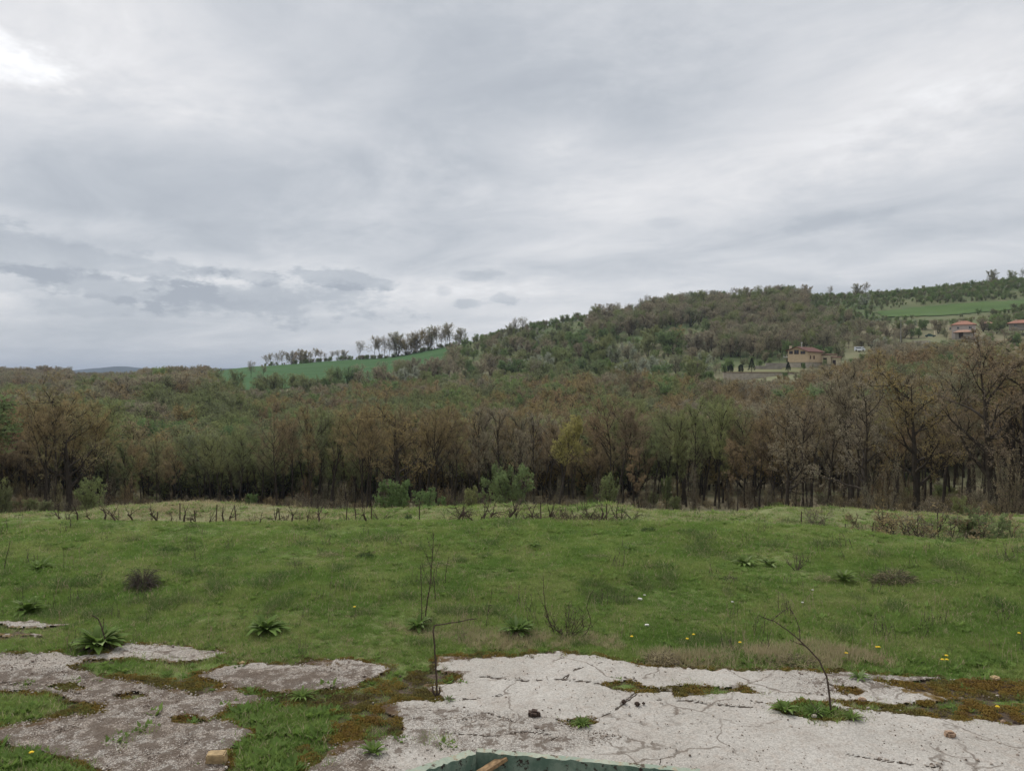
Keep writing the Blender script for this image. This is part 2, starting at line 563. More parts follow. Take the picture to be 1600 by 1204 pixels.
def foliage(name, cols, trans=0.25, locscale=0.0, val=0.35):
    """leaf, bud or twig colour: varies from plant to plant and over the ground"""
    m, t, p = new_mat(name, 0.8)
    oi = t.add('ShaderNodeObjectInfo')
    ramp = t.add('ShaderNodeValToRGB')
    e = ramp.color_ramp.elements
    e[0].color, e[1].color = (*cols[0], 1), (*cols[-1], 1)
    for i, c in enumerate(cols[1:-1]):
        k = e.new((i + 1) / (len(cols) - 1))
        k.color = (*c, 1)
    rnd = oi.outputs['Random']
    if locscale:
        nz = t.noise(oi.outputs['Location'], locscale, 3, .6)
        f = t.math('ADD', t.math('MULTIPLY', rnd, .35), t.math('MULTIPLY', t.smooth(nz, .36, .64), .65))
    else:
        f = rnd
    t.put(ramp.inputs[0], f)
    tc = t.add('ShaderNodeTexCoord').outputs['Object']
    nn = t.noise(tc, 1.3, 3, .6)
    c = t.mix(1.0, ramp.outputs[0], t.mix(t.smooth(nn, .3, .7), (1 - val,) * 3, (1 + val,) * 3), 'MULTIPLY')
    t.put(p.inputs['Base Color'], c)
    if trans:
        tr = t.add('ShaderNodeBsdfTranslucent')
        t.put(tr.inputs[0], c)
        mx = t.add('ShaderNodeMixShader')
        mx.inputs[0].default_value = trans
        t.put(mx.inputs[1], p.outputs[0])
        t.put(mx.inputs[2], tr.outputs[0])
        t.put(t.n['Material Output'].inputs[0], mx.outputs[0])
    return m


M = {}
M['bark'] = plain('bark', (.046, .037, .028), .95, .35, 3)
M['bark_pale'] = plain('bark_pale', (.10, .09, .075), .95, .3, 3)
M['twig'] = foliage('twig', [(.11, .085, .065), (.15, .12, .09)], 0)
M['bud'] = foliage('bud', [(.29, .205, .115), (.26, .205, .11), (.31, .245, .105), (.25, .195, .13), (.28, .26, .115)], .5)
M['budgrey'] = foliage('budgrey', [(.27, .24, .17), (.30, .255, .17), (.28, .28, .17)], .5)
M['budgreen'] = foliage('budgreen', [(.20, .24, .10), (.25, .27, .11), (.20, .22, .12)], .45)
M['leaf'] = foliage('leaf', [(.13, .20, .08), (.165, .23, .09), (.21, .255, .11)], .4)
M['leafdark'] = foliage('leafdark', [(.045, .085, .03), (.065, .10, .04)], .3)
M['yellowgreen'] = foliage('yellowgreen', [(.32, .29, .10), (.34, .32, .12)], .45)
M['blossom'] = foliage('blossom', [(.42, .43, .33), (.34, .37, .27)], .3)
M['scrub'] = foliage('scrub', [(.17, .245, .09), (.21, .29, .10), (.25, .285, .14), (.22, .22, .13)], .45)
M['conifer'] = foliage('conifer', [(.015, .03, .015), (.02, .036, .02)], .1)
M['grass'] = foliage('grass', [(.125, .215, .045), (.18, .275, .062), (.24, .31, .085), (.295, .34, .12)], .5, .55, .25)
M['grassdark'] = foliage('grassdark', [(.10, .175, .042), (.15, .20, .065)], .45, .3, .2)
M['grassdry'] = foliage('grassdry', [(.40, .33, .19), (.46, .39, .24), (.33, .29, .16)], .4, .4, .2)
M['moss'] = foliage('moss', [(.12, .07, .025), (.23, .15, .03), (.16, .14, .035), (.09, .055, .03)], .15, 1.2, .2)
M['deadstalk'] = plain('deadstalk', (.075, .053, .040), .9, .3, 30)
M['drytwig'] = plain('drytwig', (.10, .075, .06), .9, .3, 10)
M['dockleaf'] = foliage('dockleaf', [(.125, .20, .045), (.17, .245, .06)], .4, 0, .3)
M['docklight'] = foliage('docklight', [(.20, .27, .10), (.24, .29, .12)], .3)


def mat_ground():
    m, t, p = new_mat('ground', 0.95)
    pos = t.add('ShaderNodeNewGeometry').outputs['Position']
    n1 = t.noise(pos, .35, 5, .6)
    n2 = t.noise(pos, 4, 6, .65)
    n3 = t.noise(pos, 30, 4, .6)
    green = t.mix(t.smooth(n1, .35, .65), (.10, .16, .035), (.13, .18, .05))
    green = t.mix(t.smooth(n2, .35, .75), green, (.13, .13, .055))
    dry = t.mix(t.smooth(n2, .3, .7), (.24, .20, .12), (.15, .16, .07))
    c = t.mix(t.attr('dry'), green, dry)
    soil = t.mix(t.smooth(n3, .3, .7), (.045, .032, .022), (.11, .08, .055))
    c = t.mix(t.attr('soil'), c, soil)
    big = t.noise(pos, .02, 4, .6)
    floor = t.mix(t.smooth(big, .35, .65), (.19, .155, .10), (.165, .17, .09))
    c = t.mix(t.attr('wood'), c, floor)
    hill = t.mix(t.smooth(t.noise(pos, .035, 5, .65), .38, .62), (.075, .105, .04), (.12, .125, .06))
    c = t.mix(t.attr('hill'), c, hill)
    far = t.mix(t.smooth(t.noise(pos, .004, 4, .6), .35, .65), (.045, .05, .03), (.065, .06, .04))
    c = t.mix(t.attr('far'), c, far)
    t.put(p.inputs['Base Color'], c)
    b = t.add('ShaderNodeBump')
    b.inputs['Strength'].default_value = .5
    b.inputs['Distance'].default_value = .02
    t.put(b.inputs['Height'], n3)
    t.put(p.inputs['Normal'], b.outputs[0])
    return m


def mat_pave():
    m, t, p = new_mat('pavement', 0.9)
    pos = t.add('ShaderNodeNewGeometry').outputs['Position']
    big = t.noise(pos, .8, 4, .55)
    mid = t.noise(pos, 9, 5, .65)
    vor = t.add('ShaderNodeTexVoronoi')
    t.put(vor.inputs['Vector'], pos)
    vor.inputs['Scale'].default_value = 62
    cellc = t.add('ShaderNodeSeparateColor')
    t.put(cellc.inputs[0], vor.outputs['Color'])
    fine = t.noise(pos, 140, 3, .6)
    c = t.mix(t.smooth(big, .35, .65), (.362, .336, .296), (.415, .389, .348))
    c = t.mix(t.math('MULTIPLY', t.smooth(mid, .45, .75), .45), c, (.33, .27, .22))
    c = t.mix(t.math('MULTIPLY', t.smooth(t.noise(pos, 1.7, 7, .68), .48, .72), .38), c, (.24, .20, .165))
    dirt = t.smooth(t.noise(pos, 3.2, 6, .7), .40, .62)
    c = t.mix(t.math('MULTIPLY', t.attr('soil'), t.math('ADD', t.math('MULTIPLY', dirt, .48), .04)), c, (.25, .185, .135))
    # aggregate: pale and dark stones showing in the worn surface
    st = t.smooth(cellc.outputs[0], 0, 1, .62, 1.28)
    cc = t.add('ShaderNodeCombineColor')
    for i in range(3):
        t.put(cc.inputs[i], st)
    rough = t.attr('rough')
    c = t.mix(t.math('ADD', t.math('MULTIPLY', rough, .5), .5), c, t.mix(1.0, c, cc.outputs[0], 'MULTIPLY'))
    gap = t.smooth(vor.outputs['Distance'], .35, .62)
    c = t.mix(t.math('MULTIPLY', gap, t.math('ADD', t.math('MULTIPLY', rough, .55), .12)), c, (.10, .075, .055))
    # dark earth lying in worn patches
    wear = t.smooth(t.math('ADD', t.noise(pos, 5.5, 7, .7), t.math('MULTIPLY', rough, .16)), .62, .68)
    c = t.mix(t.math('MULTIPLY', wear, .75), c, (.085, .06, .042))
    sp = t.smooth(t.math('ADD', t.noise(pos, 26, 3, .6), t.math('MULTIPLY', rough, .07)), .66, .71)
    c = t.mix(t.math('MULTIPLY', sp, .7), c, (.09, .065, .05))
    ragged = t.smooth(t.math('ADD', t.attr('crack'), t.math('MULTIPLY', t.math('SUBTRACT', mid, .5), .9)), .38, .62)
    c = t.mix(t.math('MULTIPLY', ragged, .92), c, (.045, .032, .022))
    wp = t.add('ShaderNodeVectorMath', operation='ADD')
    t.put(wp.inputs[0], pos)
    wn = t.add('ShaderNodeTexNoise')
    t.put(wn.inputs['Vector'], pos)
    wn.inputs['Scale'].default_value = 2.2
    wn.inputs['Detail'].default_value = 6
    ws = t.add('ShaderNodeVectorMath', operation='SCALE')
    t.put(ws.inputs[0], wn.outputs['Color'])
    ws.inputs['Scale'].default_value = .55
    t.put(wp.inputs[1], ws.outputs[0])
    net = t.add('ShaderNodeTexVoronoi', feature='DISTANCE_TO_EDGE')
    t.put(net.inputs['Vector'], wp.outputs[0])
    net.inputs['Scale'].default_value = .75
    hair = t.math('MULTIPLY', t.smooth(net.outputs['Distance'], .004, .016, 1.0, 0.0), t.smooth(t.noise(pos, 1.1, 4, .6), .42, .56))
    c = t.mix(t.math('MULTIPLY', hair, .75), c, (.11, .085, .065))
    mo = t.smooth(t.math('ADD', t.attr('moss'), t.math('MULTIPLY', t.math('SUBTRACT', mid, .5), 1.2)), .5, .85)
    c = t.mix(mo, c, t.mix(t.smooth(big, .4, .6), (.075, .045, .025), (.13, .085, .03)))
    t.put(p.inputs['Base Color'], c)
    b = t.add('ShaderNodeBump')
    b.inputs['Strength'].default_value = .8
    b.inputs['Distance'].default_value = .012
    h = t.math('ADD', t.math('MULTIPLY', t.math('SUBTRACT', 1.0, vor.outputs['Distance']), t.math('ADD', t.math('MULTIPLY', rough, .9), .25)), t.math('MULTIPLY', mid, .8))
    h = t.math('SUBTRACT', h, t.math('MULTIPLY', ragged, 1.4))
    t.put(b.inputs['Height'], h)
    t.put(p.inputs['Normal'], b.outputs[0])
    return m


def mat_field(name, c1, c2, scale):
    m, t, p = new_mat(name, .9)
    pos = t.add('ShaderNodeNewGeometry').outputs['Position']
    mp = t.add('ShaderNodeMapping')
    t.put(mp.inputs[0], pos)
    mp.inputs['Rotation'].default_value = (0, 0, .35)
    mp.inputs['Scale'].default_value = (.25, 1, 1)
    n = t.noise(mp.outputs[0], scale, 5, .6)
    t.put(p.inputs['Base Color'], t.mix(t.smooth(n, .3, .7), c1, c2))
    return m


M['ground'] = mat_ground()
M['pave'] = mat_pave()
M['crop'] = mat_field('crop', (.020, .072, .011), (.032, .092, .018), .08)
M['cropright'] = mat_field('cropright', (.052, .095, .022), (.072, .12, .030), .1)
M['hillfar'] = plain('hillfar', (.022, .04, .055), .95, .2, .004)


# ------------------------------------------------------------------ ground sheet
def grid(avals, dvals):
    A, D = np.meshgrid(avals, dvals)
    X, Y = A * D, D
    nr, nc = X.shape
    i = np.arange(nr * nc).reshape(nr, nc)
    Q = np.stack([i[:-1, :-1].ravel(), i[:-1, 1:].ravel(), i[1:, 1:].ravel(), i[1:, :-1].ravel()], 1)
    return X.ravel(), Y.ravel(), Q


def build_ground():
    a = np.concatenate([[-3.0, -2.0, -1.4], np.arange(-1.2, -.72, .004), np.arange(-.72, .72, .0016), np.arange(.72, 1.2, .004), [1.4, 2, 3]])
    py = np.arange(1290, 790, -1.5)
    d = np.concatenate([[2.0, 4.0, 5.5], CAM_H * FPX / (py - HORIZON), np.geomspace(23.6, 34, 60), np.geomspace(34.6, 1500, 190), np.geomspace(1600, 30000, 30)])
    X, Y, Q = grid(a, d)
    Z = H(X, Y)
    near = Y < 26
    pave = np.full(X.shape, 50.0)
    grass, moss, crack, rough = np.ones(X.shape), np.zeros(X.shape), np.zeros(X.shape), np.zeros(X.shape)
    r = yard_masks(X[near], Y[near])
    pave[near], grass[near], moss[near], crack[near], rough[near] = r
    ed = np.interp(X / Y * 1200 + 800, EDGE_P, EDGE_D)
    px = X / Y * FPX + 800
    dry = sstep(fbm(X / 3, Y / 3, 50, 4), .05, .3) * .6
    mound = sstep(Y, ed + .3, ed + 1.5) * (1 - sstep(Y, 30, 36))
    dry = np.maximum(dry, mound * (.20 + .55 * np.interp(px, [0, 140, 200, 480, 560, 900, 1000, 1200, 1500], [.2, .4, 1, 1, .3, .5, .5, .3, .5])))
    wood = sstep(Y, 31, 42)
    slope_open = np.clip(fbm(X / 55, Y / 55, 60, 3) * 3 + .65, 0, 1)
    hill = sstep(Y, 250, 330) * sstep(px, 560, 720) * slope_open
    hill = np.maximum(hill, sstep(Y, 400, 440) * sstep(px, 330, 360) * (1 - sstep(Y, 600, 800)))
    far = sstep(Y, 620, 760)
    me = np_mesh('ground', np.stack([X, Y, Z], 1), Q, dict(dry=dry, soil=np.clip(sstep(pave, 8, 0) + moss, 0, 1) * near, wood=wood, hill=hill, far=far))
    me.materials.append(M['ground'])
    o = bpy.data.objects.new('ground', me)
    COL.objects.link(o)
    tag(o, 'uneven meadow ground running into the wooded valley and hills', kind='structure')
    # pavement slab
    sel = (pave[Q] < 0).all(1) & (Y[Q[:, 0]] < 14)
    q = Q[sel]
    used, inv = np.unique(q, return_inverse=True)
    x, y = X[used], Y[used]
    rg = rough[used]
    z = Z[used] + .03 * sstep(-pave[used], -1, 5) - .012 * crack[used] + fbm(x / .11, y / .11, 70, 3) * .03 * rg + fbm(x / .9, y / .9, 71, 3) * .04 * sstep(-pave[used], 0, 20) + rg * .004
    me = np_mesh('pavement', np.stack([x, y, np.maximum(z, Z[used] + .004)], 1), inv.reshape(q.shape), dict(moss=moss[used] * .8, crack=crack[used], rough=rg, soil=rg * (.12 + .88 * sstep(x / y * FPX + 800, 660, 560))))
    me.materials.append(M['pave'])
    o = bpy.data.objects.new('pavement', me)
    COL.objects.link(o)
    tag(o, 'cracked pale concrete yard broken up by moss and grass', kind='structure')
    # crop fields on the far slope: sheets just above the hill
    for name, poly, dr, mt, lab in (
            ('crop_field', [(333, 577), (400, 572), (500, 563), (600, 553), (640, 548), (700, 541), (702, 575), (600, 595), (500, 604), (400, 612), (342, 608)], (330, 560), 'crop', 'deep green crop field on the slope below the ridge trees'),
            ('crop_field', [(1362, 488), (1420, 482), (1480, 476), (1540, 472), (1620, 468), (2100, 440), (2100, 470), (1620, 481), (1545, 488), (1480, 494), (1380, 497)], (400, 560), 'cropright', 'light green strip field on the hillside above the houses')):
        fx, fy, fq = grid(np.arange(-.42, 1.06, .004), np.linspace(dr[0], dr[1], 70))
        fz = H(fx, fy)
        sx = fx / fy * FPX + 800
        sy = HORIZON - (fz - CAM_H) / fy * FPX
        inside = sdf(sx, sy, poly) < 0
        qq = fq[inside[fq].all(1)]
        if not len(qq):
            continue
        used, inv = np.unique(qq, return_inverse=True)
        me = np_mesh(name, np.stack([fx[used], fy[used], fz[used] + .45], 1), inv.reshape(qq.shape))
        me.materials.append(M[mt])
        o = bpy.data.objects.new(name, me)
        COL.objects.link(o)
        tag(o, lab, kind='structure')
        FIELDS.append((poly, dr))
    # yard behind the camera
    mb = MB()
    mb.add([(-60, -60, -.02), (60, -60, -.02), (60, 2.0, -.02), (-60, 2.0, -.02)], [(0, 1, 2, 3)])
    o = mb.build('yard', plain('yard', (.38, .35, .31), .9, .2, 2))
    tag(o, 'concrete yard under and behind the viewer', kind='structure')
    # blue hills on the horizon
    D0 = 3700
    xs = np.linspace(-3000, 1700, 240)
    pxs = xs / D0 * FPX + 800
    top = np.interp(pxs, [-160, 60, 130, 175, 195, 215, 250, 330, 380, 480, 520, 700], [586, 584, 577, 572.5, 572, 574, 576, 576, 575, 574.5, 578, 588]) + fbm(pxs / 12, pxs * 0, 3, 3) * 1.0
    hz = CAM_H + D0 * (HORIZON - top) / FPX
    V, Qs = [], []
    prof = [(-700, 0), (-450, .25), (-250, .62), (-90, .93), (0, 1), (120, .9), (500, .4), (900, 0)]
    for dy, k in prof:
        for i, x in enumerate(xs):
            w = fbm(np.array([x / 350]), np.array([dy / 350]), 8, 3)[0] * 12 * (k * (1 - k)) * 2
            V.append((x, D0 + dy, -45 + (hz[i] + 45) * k + w))
    n = len(xs)
    for j in range(len(prof) - 1):
        for i in range(n - 1):
            Qs.append((j * n + i, j * n + i + 1, (j + 1) * n + i + 1, (j + 1) * n + i))
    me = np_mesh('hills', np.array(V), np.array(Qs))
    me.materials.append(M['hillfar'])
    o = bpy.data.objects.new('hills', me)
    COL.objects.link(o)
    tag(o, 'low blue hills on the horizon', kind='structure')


FIELDS = []
build_ground()


# ------------------------------------------------------------------ stuff scattered with geometry nodes
def scatter(name, label, P, rot, scl, idx, protos, kind='stuff'):
    """one object holding every copy; protos are meshes"""
    c = bpy.data.collections.new(name + '_sources')
    for i, me in enumerate(protos):
        o = bpy.data.objects.new('%s_piece.%03d' % (name, i + 1), me)
        c.objects.link(o)
    me = bpy.data.meshes.new(name)
    n = len(P)
    me.vertices.add(n)
    me.vertices.foreach_set('co', np.asarray(P, np.float32).ravel())
    for nm, typ, key, val in (('rot', 'FLOAT_VECTOR', 'vector', rot), ('scl', 'FLOAT_VECTOR', 'vector', scl), ('idx', 'INT', 'value', idx)):
        at_ = me.attributes.new(nm, typ, 'POINT')
        at_.data.foreach_set(key, np.asarray(val, np.int32 if typ == 'INT' else np.float32).ravel())
    o = bpy.data.objects.new(name, me)
    COL.objects.link(o)
    g = bpy.data.node_groups.new(name, 'GeometryNodeTree')
    g.interface.new_socket('Geometry', in_out='INPUT', socket_type='NodeSocketGeometry')
    g.interface.new_socket('Geometry', in_out='OUTPUT', socket_type='NodeSocketGeometry')
    N, L = g.nodes, g.links
    gi, go = N.new('NodeGroupInput'), N.new('NodeGroupOutput')
    ip = N.new('GeometryNodeInstanceOnPoints')
    ci = N.new('GeometryNodeCollectionInfo')
    ci.inputs['Collection'].default_value = c
    ci.inputs['Separate Children'].default_value = True
    ci.inputs['Reset Children'].default_value = True
    ip.inputs['Pick Instance'].default_value = True

    def na(nm, dt):
        a = N.new('GeometryNodeInputNamedAttribute')
        a.data_type = dt
        a.inputs['Name'].default_value = nm
        return a.outputs['Attribute']
    L.new(gi.outputs[0], ip.inputs['Points'])
    L.new(ci.outputs[0], ip.inputs['Instance'])
    L.new(na('idx', 'INT'), ip.inputs['Instance Index'])
    L.new(na('rot', 'FLOAT_VECTOR'), ip.inputs['Rotation'])
    L.new(na('scl', 'FLOAT_VECTOR'), ip.inputs['Scale'])
    L.new(ip.outputs[0], go.inputs[0])
    md = o.modifiers.new('scatter', 'NODES')
    md.node_group = g
    tag(o, label, kind=kind)
    return o


def rots(rng, n, tilt=.08):
    return np.stack([rng.normal(0, tilt, n), rng.normal(0, tilt, n), rng.uniform(0, 6.283, n)], 1)


# ------------------------------------------------------------------ tree growth
def rvec(r):
    while True:
        v = Vector((r.uniform(-1, 1), r.uniform(-1, 1), r.uniform(-1, 1)))
        if .05 < v.length < 1:
            return v.normalized()


def grow(T, Cn, r, p, d, L, rad, lv, S, ends):
    ns = S['seg'][lv]
    pts, rr = [p.copy()], [rad]
    q, dd = p.copy(), d.copy()
    for i in range(ns):
        dd = (dd + rvec(r) * S['wob'][lv] + Vector((0, 0, 1)) * S['up'][lv]).normalized()
        q = q + dd * (L / ns)
        pts.append(q.copy())
        rr.append(rad * (1 - (i + 1) / ns * S['tap'][lv]))
    if lv == 0:
        rr[0] *= 1.35
    last = S['levels'] - 1
    tgt = T if lv <= S['woodlv'] else Cn
    if lv < last:
        tgt.tube(pts, rr, S['sides'][lv], 0, cap=False)
    else:
        sd_ = rvec(r)
        tgt.ribbon(pts[0], pts[-1], rr[0], sd_, 0)
    if lv < last:
        n = S['n'][lv]
        for k in range(n):
            tt = S['t0'][lv] + (1 - S['t0'][lv]) * (k + r.random()) / n
            f = tt * ns
            i = min(int(f), ns - 1)
            pos = pts[i].lerp(pts[i + 1], f - i)
            dr_ = (pts[i + 1] - pts[i]).normalized()
            ax = dr_.orthogonal().normalized()
            ax = Matrix.Rotation(r.uniform(0, 6.283) if lv == 0 else (k * 2.4 + r.uniform(-.6, .6)), 3, dr_) @ ax
            ang = R(r.uniform(*S['ang'][lv]))
            cdn = (Matrix.Rotation(ang, 3, ax) @ dr_).normalized()
            cl = L * S['lr'][lv] * r.uniform(.7, 1.2) * (1 - S['short'][lv] * tt)
            if lv == 0 and S.get('round'):
                cl = L * S['lr'][0] * r.uniform(.75, 1.15) * math.sqrt(max(.10, 1 - ((tt - .55) / .62) ** 2))
            cr = max(rr[i] * S['rr'][lv] * r.uniform(.75, 1.1), S['rmin'][lv])
            grow(T, Cn, r, pos, cdn, cl, cr, lv + 1, S, ends)
    else:
        ends.append((pts[0], pts[-1]))


TOPS = []


def tree_meshes(seed, Ht, S, leafmat, nb, bs, spread, rad, name, bark='bark'):
    r = random.Random(seed)
    T, Cn, ends = MB(), MB(), []
    for k in range(S.get('stems', 1)):
        d = Vector((r.gauss(0, S['lean']), r.gauss(0, S['lean']), 1)).normalized()
        p = Vector((r.gauss(0, .12), r.gauss(0, .12), -.3)) if S.get('stems', 1) > 1 else Vector((0, 0, -.3))
        grow(T, Cn, r, p, d, Ht * S['trunk'], rad, 0, S, ends)
    for a, b in ends:
        for k in range(nb):
            c = a.lerp(b, r.uniform(.2, 1.15)) + rvec(r) * r.uniform(0, spread)
            u = rvec(r)
            w = u.orthogonal().normalized() * (bs * r.uniform(.35, .7))
            Cn.card(c, u * bs * r.uniform(.6, 1.2), w, 1)
    top = sorted(v[2] for v in Cn.v)[int(len(Cn.v) * .985)]
    TOPS.append(top)
    return T.mesh(name + '_trunk', [M[bark]]), Cn.mesh(name + '_crown', [M['twig'], M[leafmat]])


FOREST = dict(levels=5, woodlv=2, seg=[7, 5, 4, 2, 1], wob=[.11, .20, .25, .25, .1], up=[.10, .10, .08, .04, 0], tap=[.86, .85, .8, .7, 0], sides=[7, 5, 4, 3, 3],
              n=[13, 6, 5, 4], round=True, t0=[.46, .2, .15, .2], ang=[(24, 55), (25, 60), (25, 60), (20, 60)], lr=[.38, .48, .5, .55], short=[.45, .4, .4, .3], rr=[.5, .55, .5, .55],
              rmin=[.045, .025, .016, .012], lean=.07, trunk=.88)
SLIM = dict(FOREST, n=[16, 5, 4, 4], ang=[(20, 40), (20, 45), (20, 50), (20, 50)], lr=[.26, .45, .5, .6], t0=[.30, .2, .2, .2], trunk=.92, wob=[.04, .12, .2, .2, .1])
HERO = dict(FOREST, round=False, n=[13, 7, 6, 5], t0=[.20, .2, .15, .15], ang=[(38, 72), (28, 62), (25, 60), (20, 60)], lr=[.55, .45, .48, .5], up=[.08, .07, .05, .03, 0], wob=[.12, .27, .30, .28, .1], seg=[8, 7, 5, 3, 1], trunk=.72, rr=[.6, .55, .5, .55], tap=[.93, .88, .8, .7, 0])
FORK = dict(FOREST, round=False, n=[8, 7, 6, 4], t0=[.50, .25, .2, .2], ang=[(15, 38), (25, 55), (25, 60), (20, 60)], lr=[.75, .40, .45, .55], trunk=.58, short=[.35, .4, .4, .3], rr=[.62, .5, .5, .55])
BUSH = dict(FOREST, round=False, levels=4, woodlv=1, stems=7, seg=[5, 4, 2, 1], wob=[.16, .25, .25, .1], up=[.05, .06, .04, 0], tap=[.8, .8, .7, 0], sides=[4, 3, 3, 3], n=[7, 5, 4], t0=[.15, .2, .2],
            ang=[(25, 55), (25, 60), (20, 60)], lr=[.45, .5, .5], short=[.4, .4, .3], rr=[.6, .6, .6], rmin=[.012, .008, .006], lean=.45, trunk=.8)
FAR = dict(FOREST, levels=4, woodlv=3, seg=[5, 4, 2, 1], sides=[4, 3, 3, 3], n=[12, 6, 4], t0=[.34, .2, .2], ang=[(26, 60), (25, 60), (25, 60)], lr=[.50, .52, .55], short=[.4, .4, .3], rr=[.5, .55, .55],
           rmin=[.06, .04, .035], wob=[.08, .2, .25, .1], up=[.1, .1, .05, 0], tap=[.7, .8, .7, 0])
FARB = dict(FAR, stems=4, lean=.35, round=False, trunk=.7, n=[8, 5, 4], t0=[.12, .15, .2])


def join_pair(name, T, Cn):
    """trunk and crown joined into one source mesh for stuff"""
    import bmesh
    bm = bmesh.new()
    bm.from_mesh(T)
    nT = len(bm.faces)
    bm.from_mesh(Cn)
    bm.faces.ensure_lookup_table()
    for i in range(nT, len(bm.faces)):
        bm.faces[i].material_index += 1
    me = bpy.data.meshes.new(name)
    bm.to_mesh(me)
    bm.free()
    for m in list(T.materials) + list(Cn.materials):
        me.materials.append(m)
    return me


# near trees: (trunk mesh, crown mesh, nominal height)
KINDS = {}


def kind(key, specs):
    KINDS[key] = [tree_meshes(*s) + (TOPS[-1],) for s in specs]


kind('budding', [(11 + i, 11.5, S, 'bud', 8, .040, .26, rd, 'oak') for i, (S, rd) in enumerate([(FOREST, .14), (FOREST, .12), (FORK, .17), (FORK, .14), (FOREST, .11), (FORK, .13), (SLIM, .11)])])
kind('grey', [(31 + i, 11.0, S, 'budgrey', 6, .036, .24, rd, 'bare') for i, (S, rd) in enumerate([(SLIM, .12), (FOREST, .15), (FORK, .16), (SLIM, .10)])])
kind('green', [(41 + i, 10.0, S, 'budgreen', 9, .045, .28, .11, 'greening') for i, S in enumerate([FOREST, SLIM])])
kind('yellow', [(51, 10.5, FOREST, 'yellowgreen', 6, .075, .25, .16, 'yellow')])
kind('hero', [(61, 13.0, HERO, 'bud', 2, .055, .14, .36, 'broad'), (67, 12.5, HERO, 'bud', 2, .055, .14, .27, 'broad'), (64, 12.0, HERO, 'budgrey', 2, .06, .12, .22, 'broad')])
kind('leafbush', [(71, 2.6, BUSH, 'leaf', 9, .045, .10, .03, 'sapling'), (72, 2.2, BUSH, 'leaf', 7, .045, .10, .025, 'sapling')])
KINDS['leafbush'].append(tree_meshes(73, 2.6, BUSH, 'budgreen', 6, .04, .10, .03, 'sapling') + (TOPS[-1],))
kind('twigbush', [(75, 2.2, BUSH, 'budgrey', 1, .03, .06, .02, 'thicket'), (76, 2.0, BUSH, 'bud', 2, .03, .06, .02, 'thicket')])
FARK = {}
for key, lm, specs in (('brown', 'bud', [FAR, FAR, FARB]), ('grey', 'budgrey', [FAR, FAR, FARB]), ('green', 'budgreen', [FAR, FARB]), ('scrub', 'scrub', [FARB, FARB]), ('leaf', 'leaf', [FARB]), ('blossom', 'blossom', [FARB])):
    FARK[key] = []
    for i, S in enumerate(specs):
        T_, C_ = tree_meshes(200 + len(FARK) * 10 + i, 10.0, S, lm, {'scrub': 14, 'leaf': 14, 'blossom': 12}.get(key, 10), .125, .55, .14, 'far_' + key)
        FARK[key].append((T_, C_, join_pair('wood_' + key, T_, C_), TOPS[-1]))


def place_tree(key, i, loc, ht, label, cat='tree', group=None, name='tree', rz=None, rng=random):
    src = KINDS[key][i % len(KINDS[key])] if key in KINDS else (FARK[key[4:]][i % len(FARK[key[4:]])][0:4:1][:2] + (FARK[key[4:]][i % len(FARK[key[4:]])][3],))
    e = empty(name, loc, rng.uniform(0, 6.283) if rz is None else rz, ht / src[2])
    for nm, me in (('trunk', src[0]), ('crown', src[1])):
        o = bpy.data.objects.new(nm, me)
        COL.objects.link(o)
        o.parent = e
    return tag(e, label, cat, group)


# ------------------------------------------------------------------ woods
rg = random.Random(5)
FIRST_P = [-200, 0, 150, 200, 300, 400, 600, 800, 1000, 1150, 1250, 1350, 1500, 1600, 1900]
FIRST_D = [66, 68, 72, 84, 96, 84, 80, 84, 86, 82, 72, 60, 54, 50, 50]
HT_P = [-200, 0, 130, 190, 240, 380, 500, 700, 900, 1100, 1300, 1450, 1600, 1900]
HT_H = [12, 12, 12.5, 10, 9.5, 11.5, 12.5, 12.5, 12.5, 12, 11.5, 12, 13, 13]
HEROES = [  # px, depth, height, kind, variant, label
    (1556, 50, 11.8, 'hero', 0, 'broad dark-limbed oak with the thickest trunk, near the end of the wood'),
    (1602, 54, 11.5, 'hero', 1, 'wide oak cut by the frame edge beside the thickest-trunked oak'),
    (1430, 57, 10.8, 'hero', 1, 'leaning oak with low forking limbs between the dip bushes and the wood'),
    (1356, 58, 10.2, 'hero', 2, 'dark straight-trunked oak rising behind the grassy bank crest'),
    (1230, 68, 9.5, 'hero', 2, 'grey bare tree with open curling limbs and a pale trunk'),
    (873, 78, 9.6, 'yellow', 0, 'yellow-green budding tree alone among the brown wood'),
    (105, 72, 11.8, 'hero', 1, 'tall oak with ochre buds and three rising limbs over the left wood'),
    (70, 70, 11.0, 'budding', 2, 'slender forked oak just left of the tall ochre oak'),
    (622, 79, 11.2, 'hero', 1, 'gnarled oak with zigzag dark limbs above the green sapling'),
    (1152, 62, 6.2, 'budding', 4, 'small reddish-brown young tree standing against the wood edge'),
    (1000, 70, 6.0, 'budding', 6, 'short russet-budded tree just beyond the bramble patch'),
]
taken = []
for px, D, ht, k, i, lab in HEROES:
    p = at(px, D)
    taken.append((p.x, p.y))
    place_tree(k, i, p, ht, lab, rng=rg)

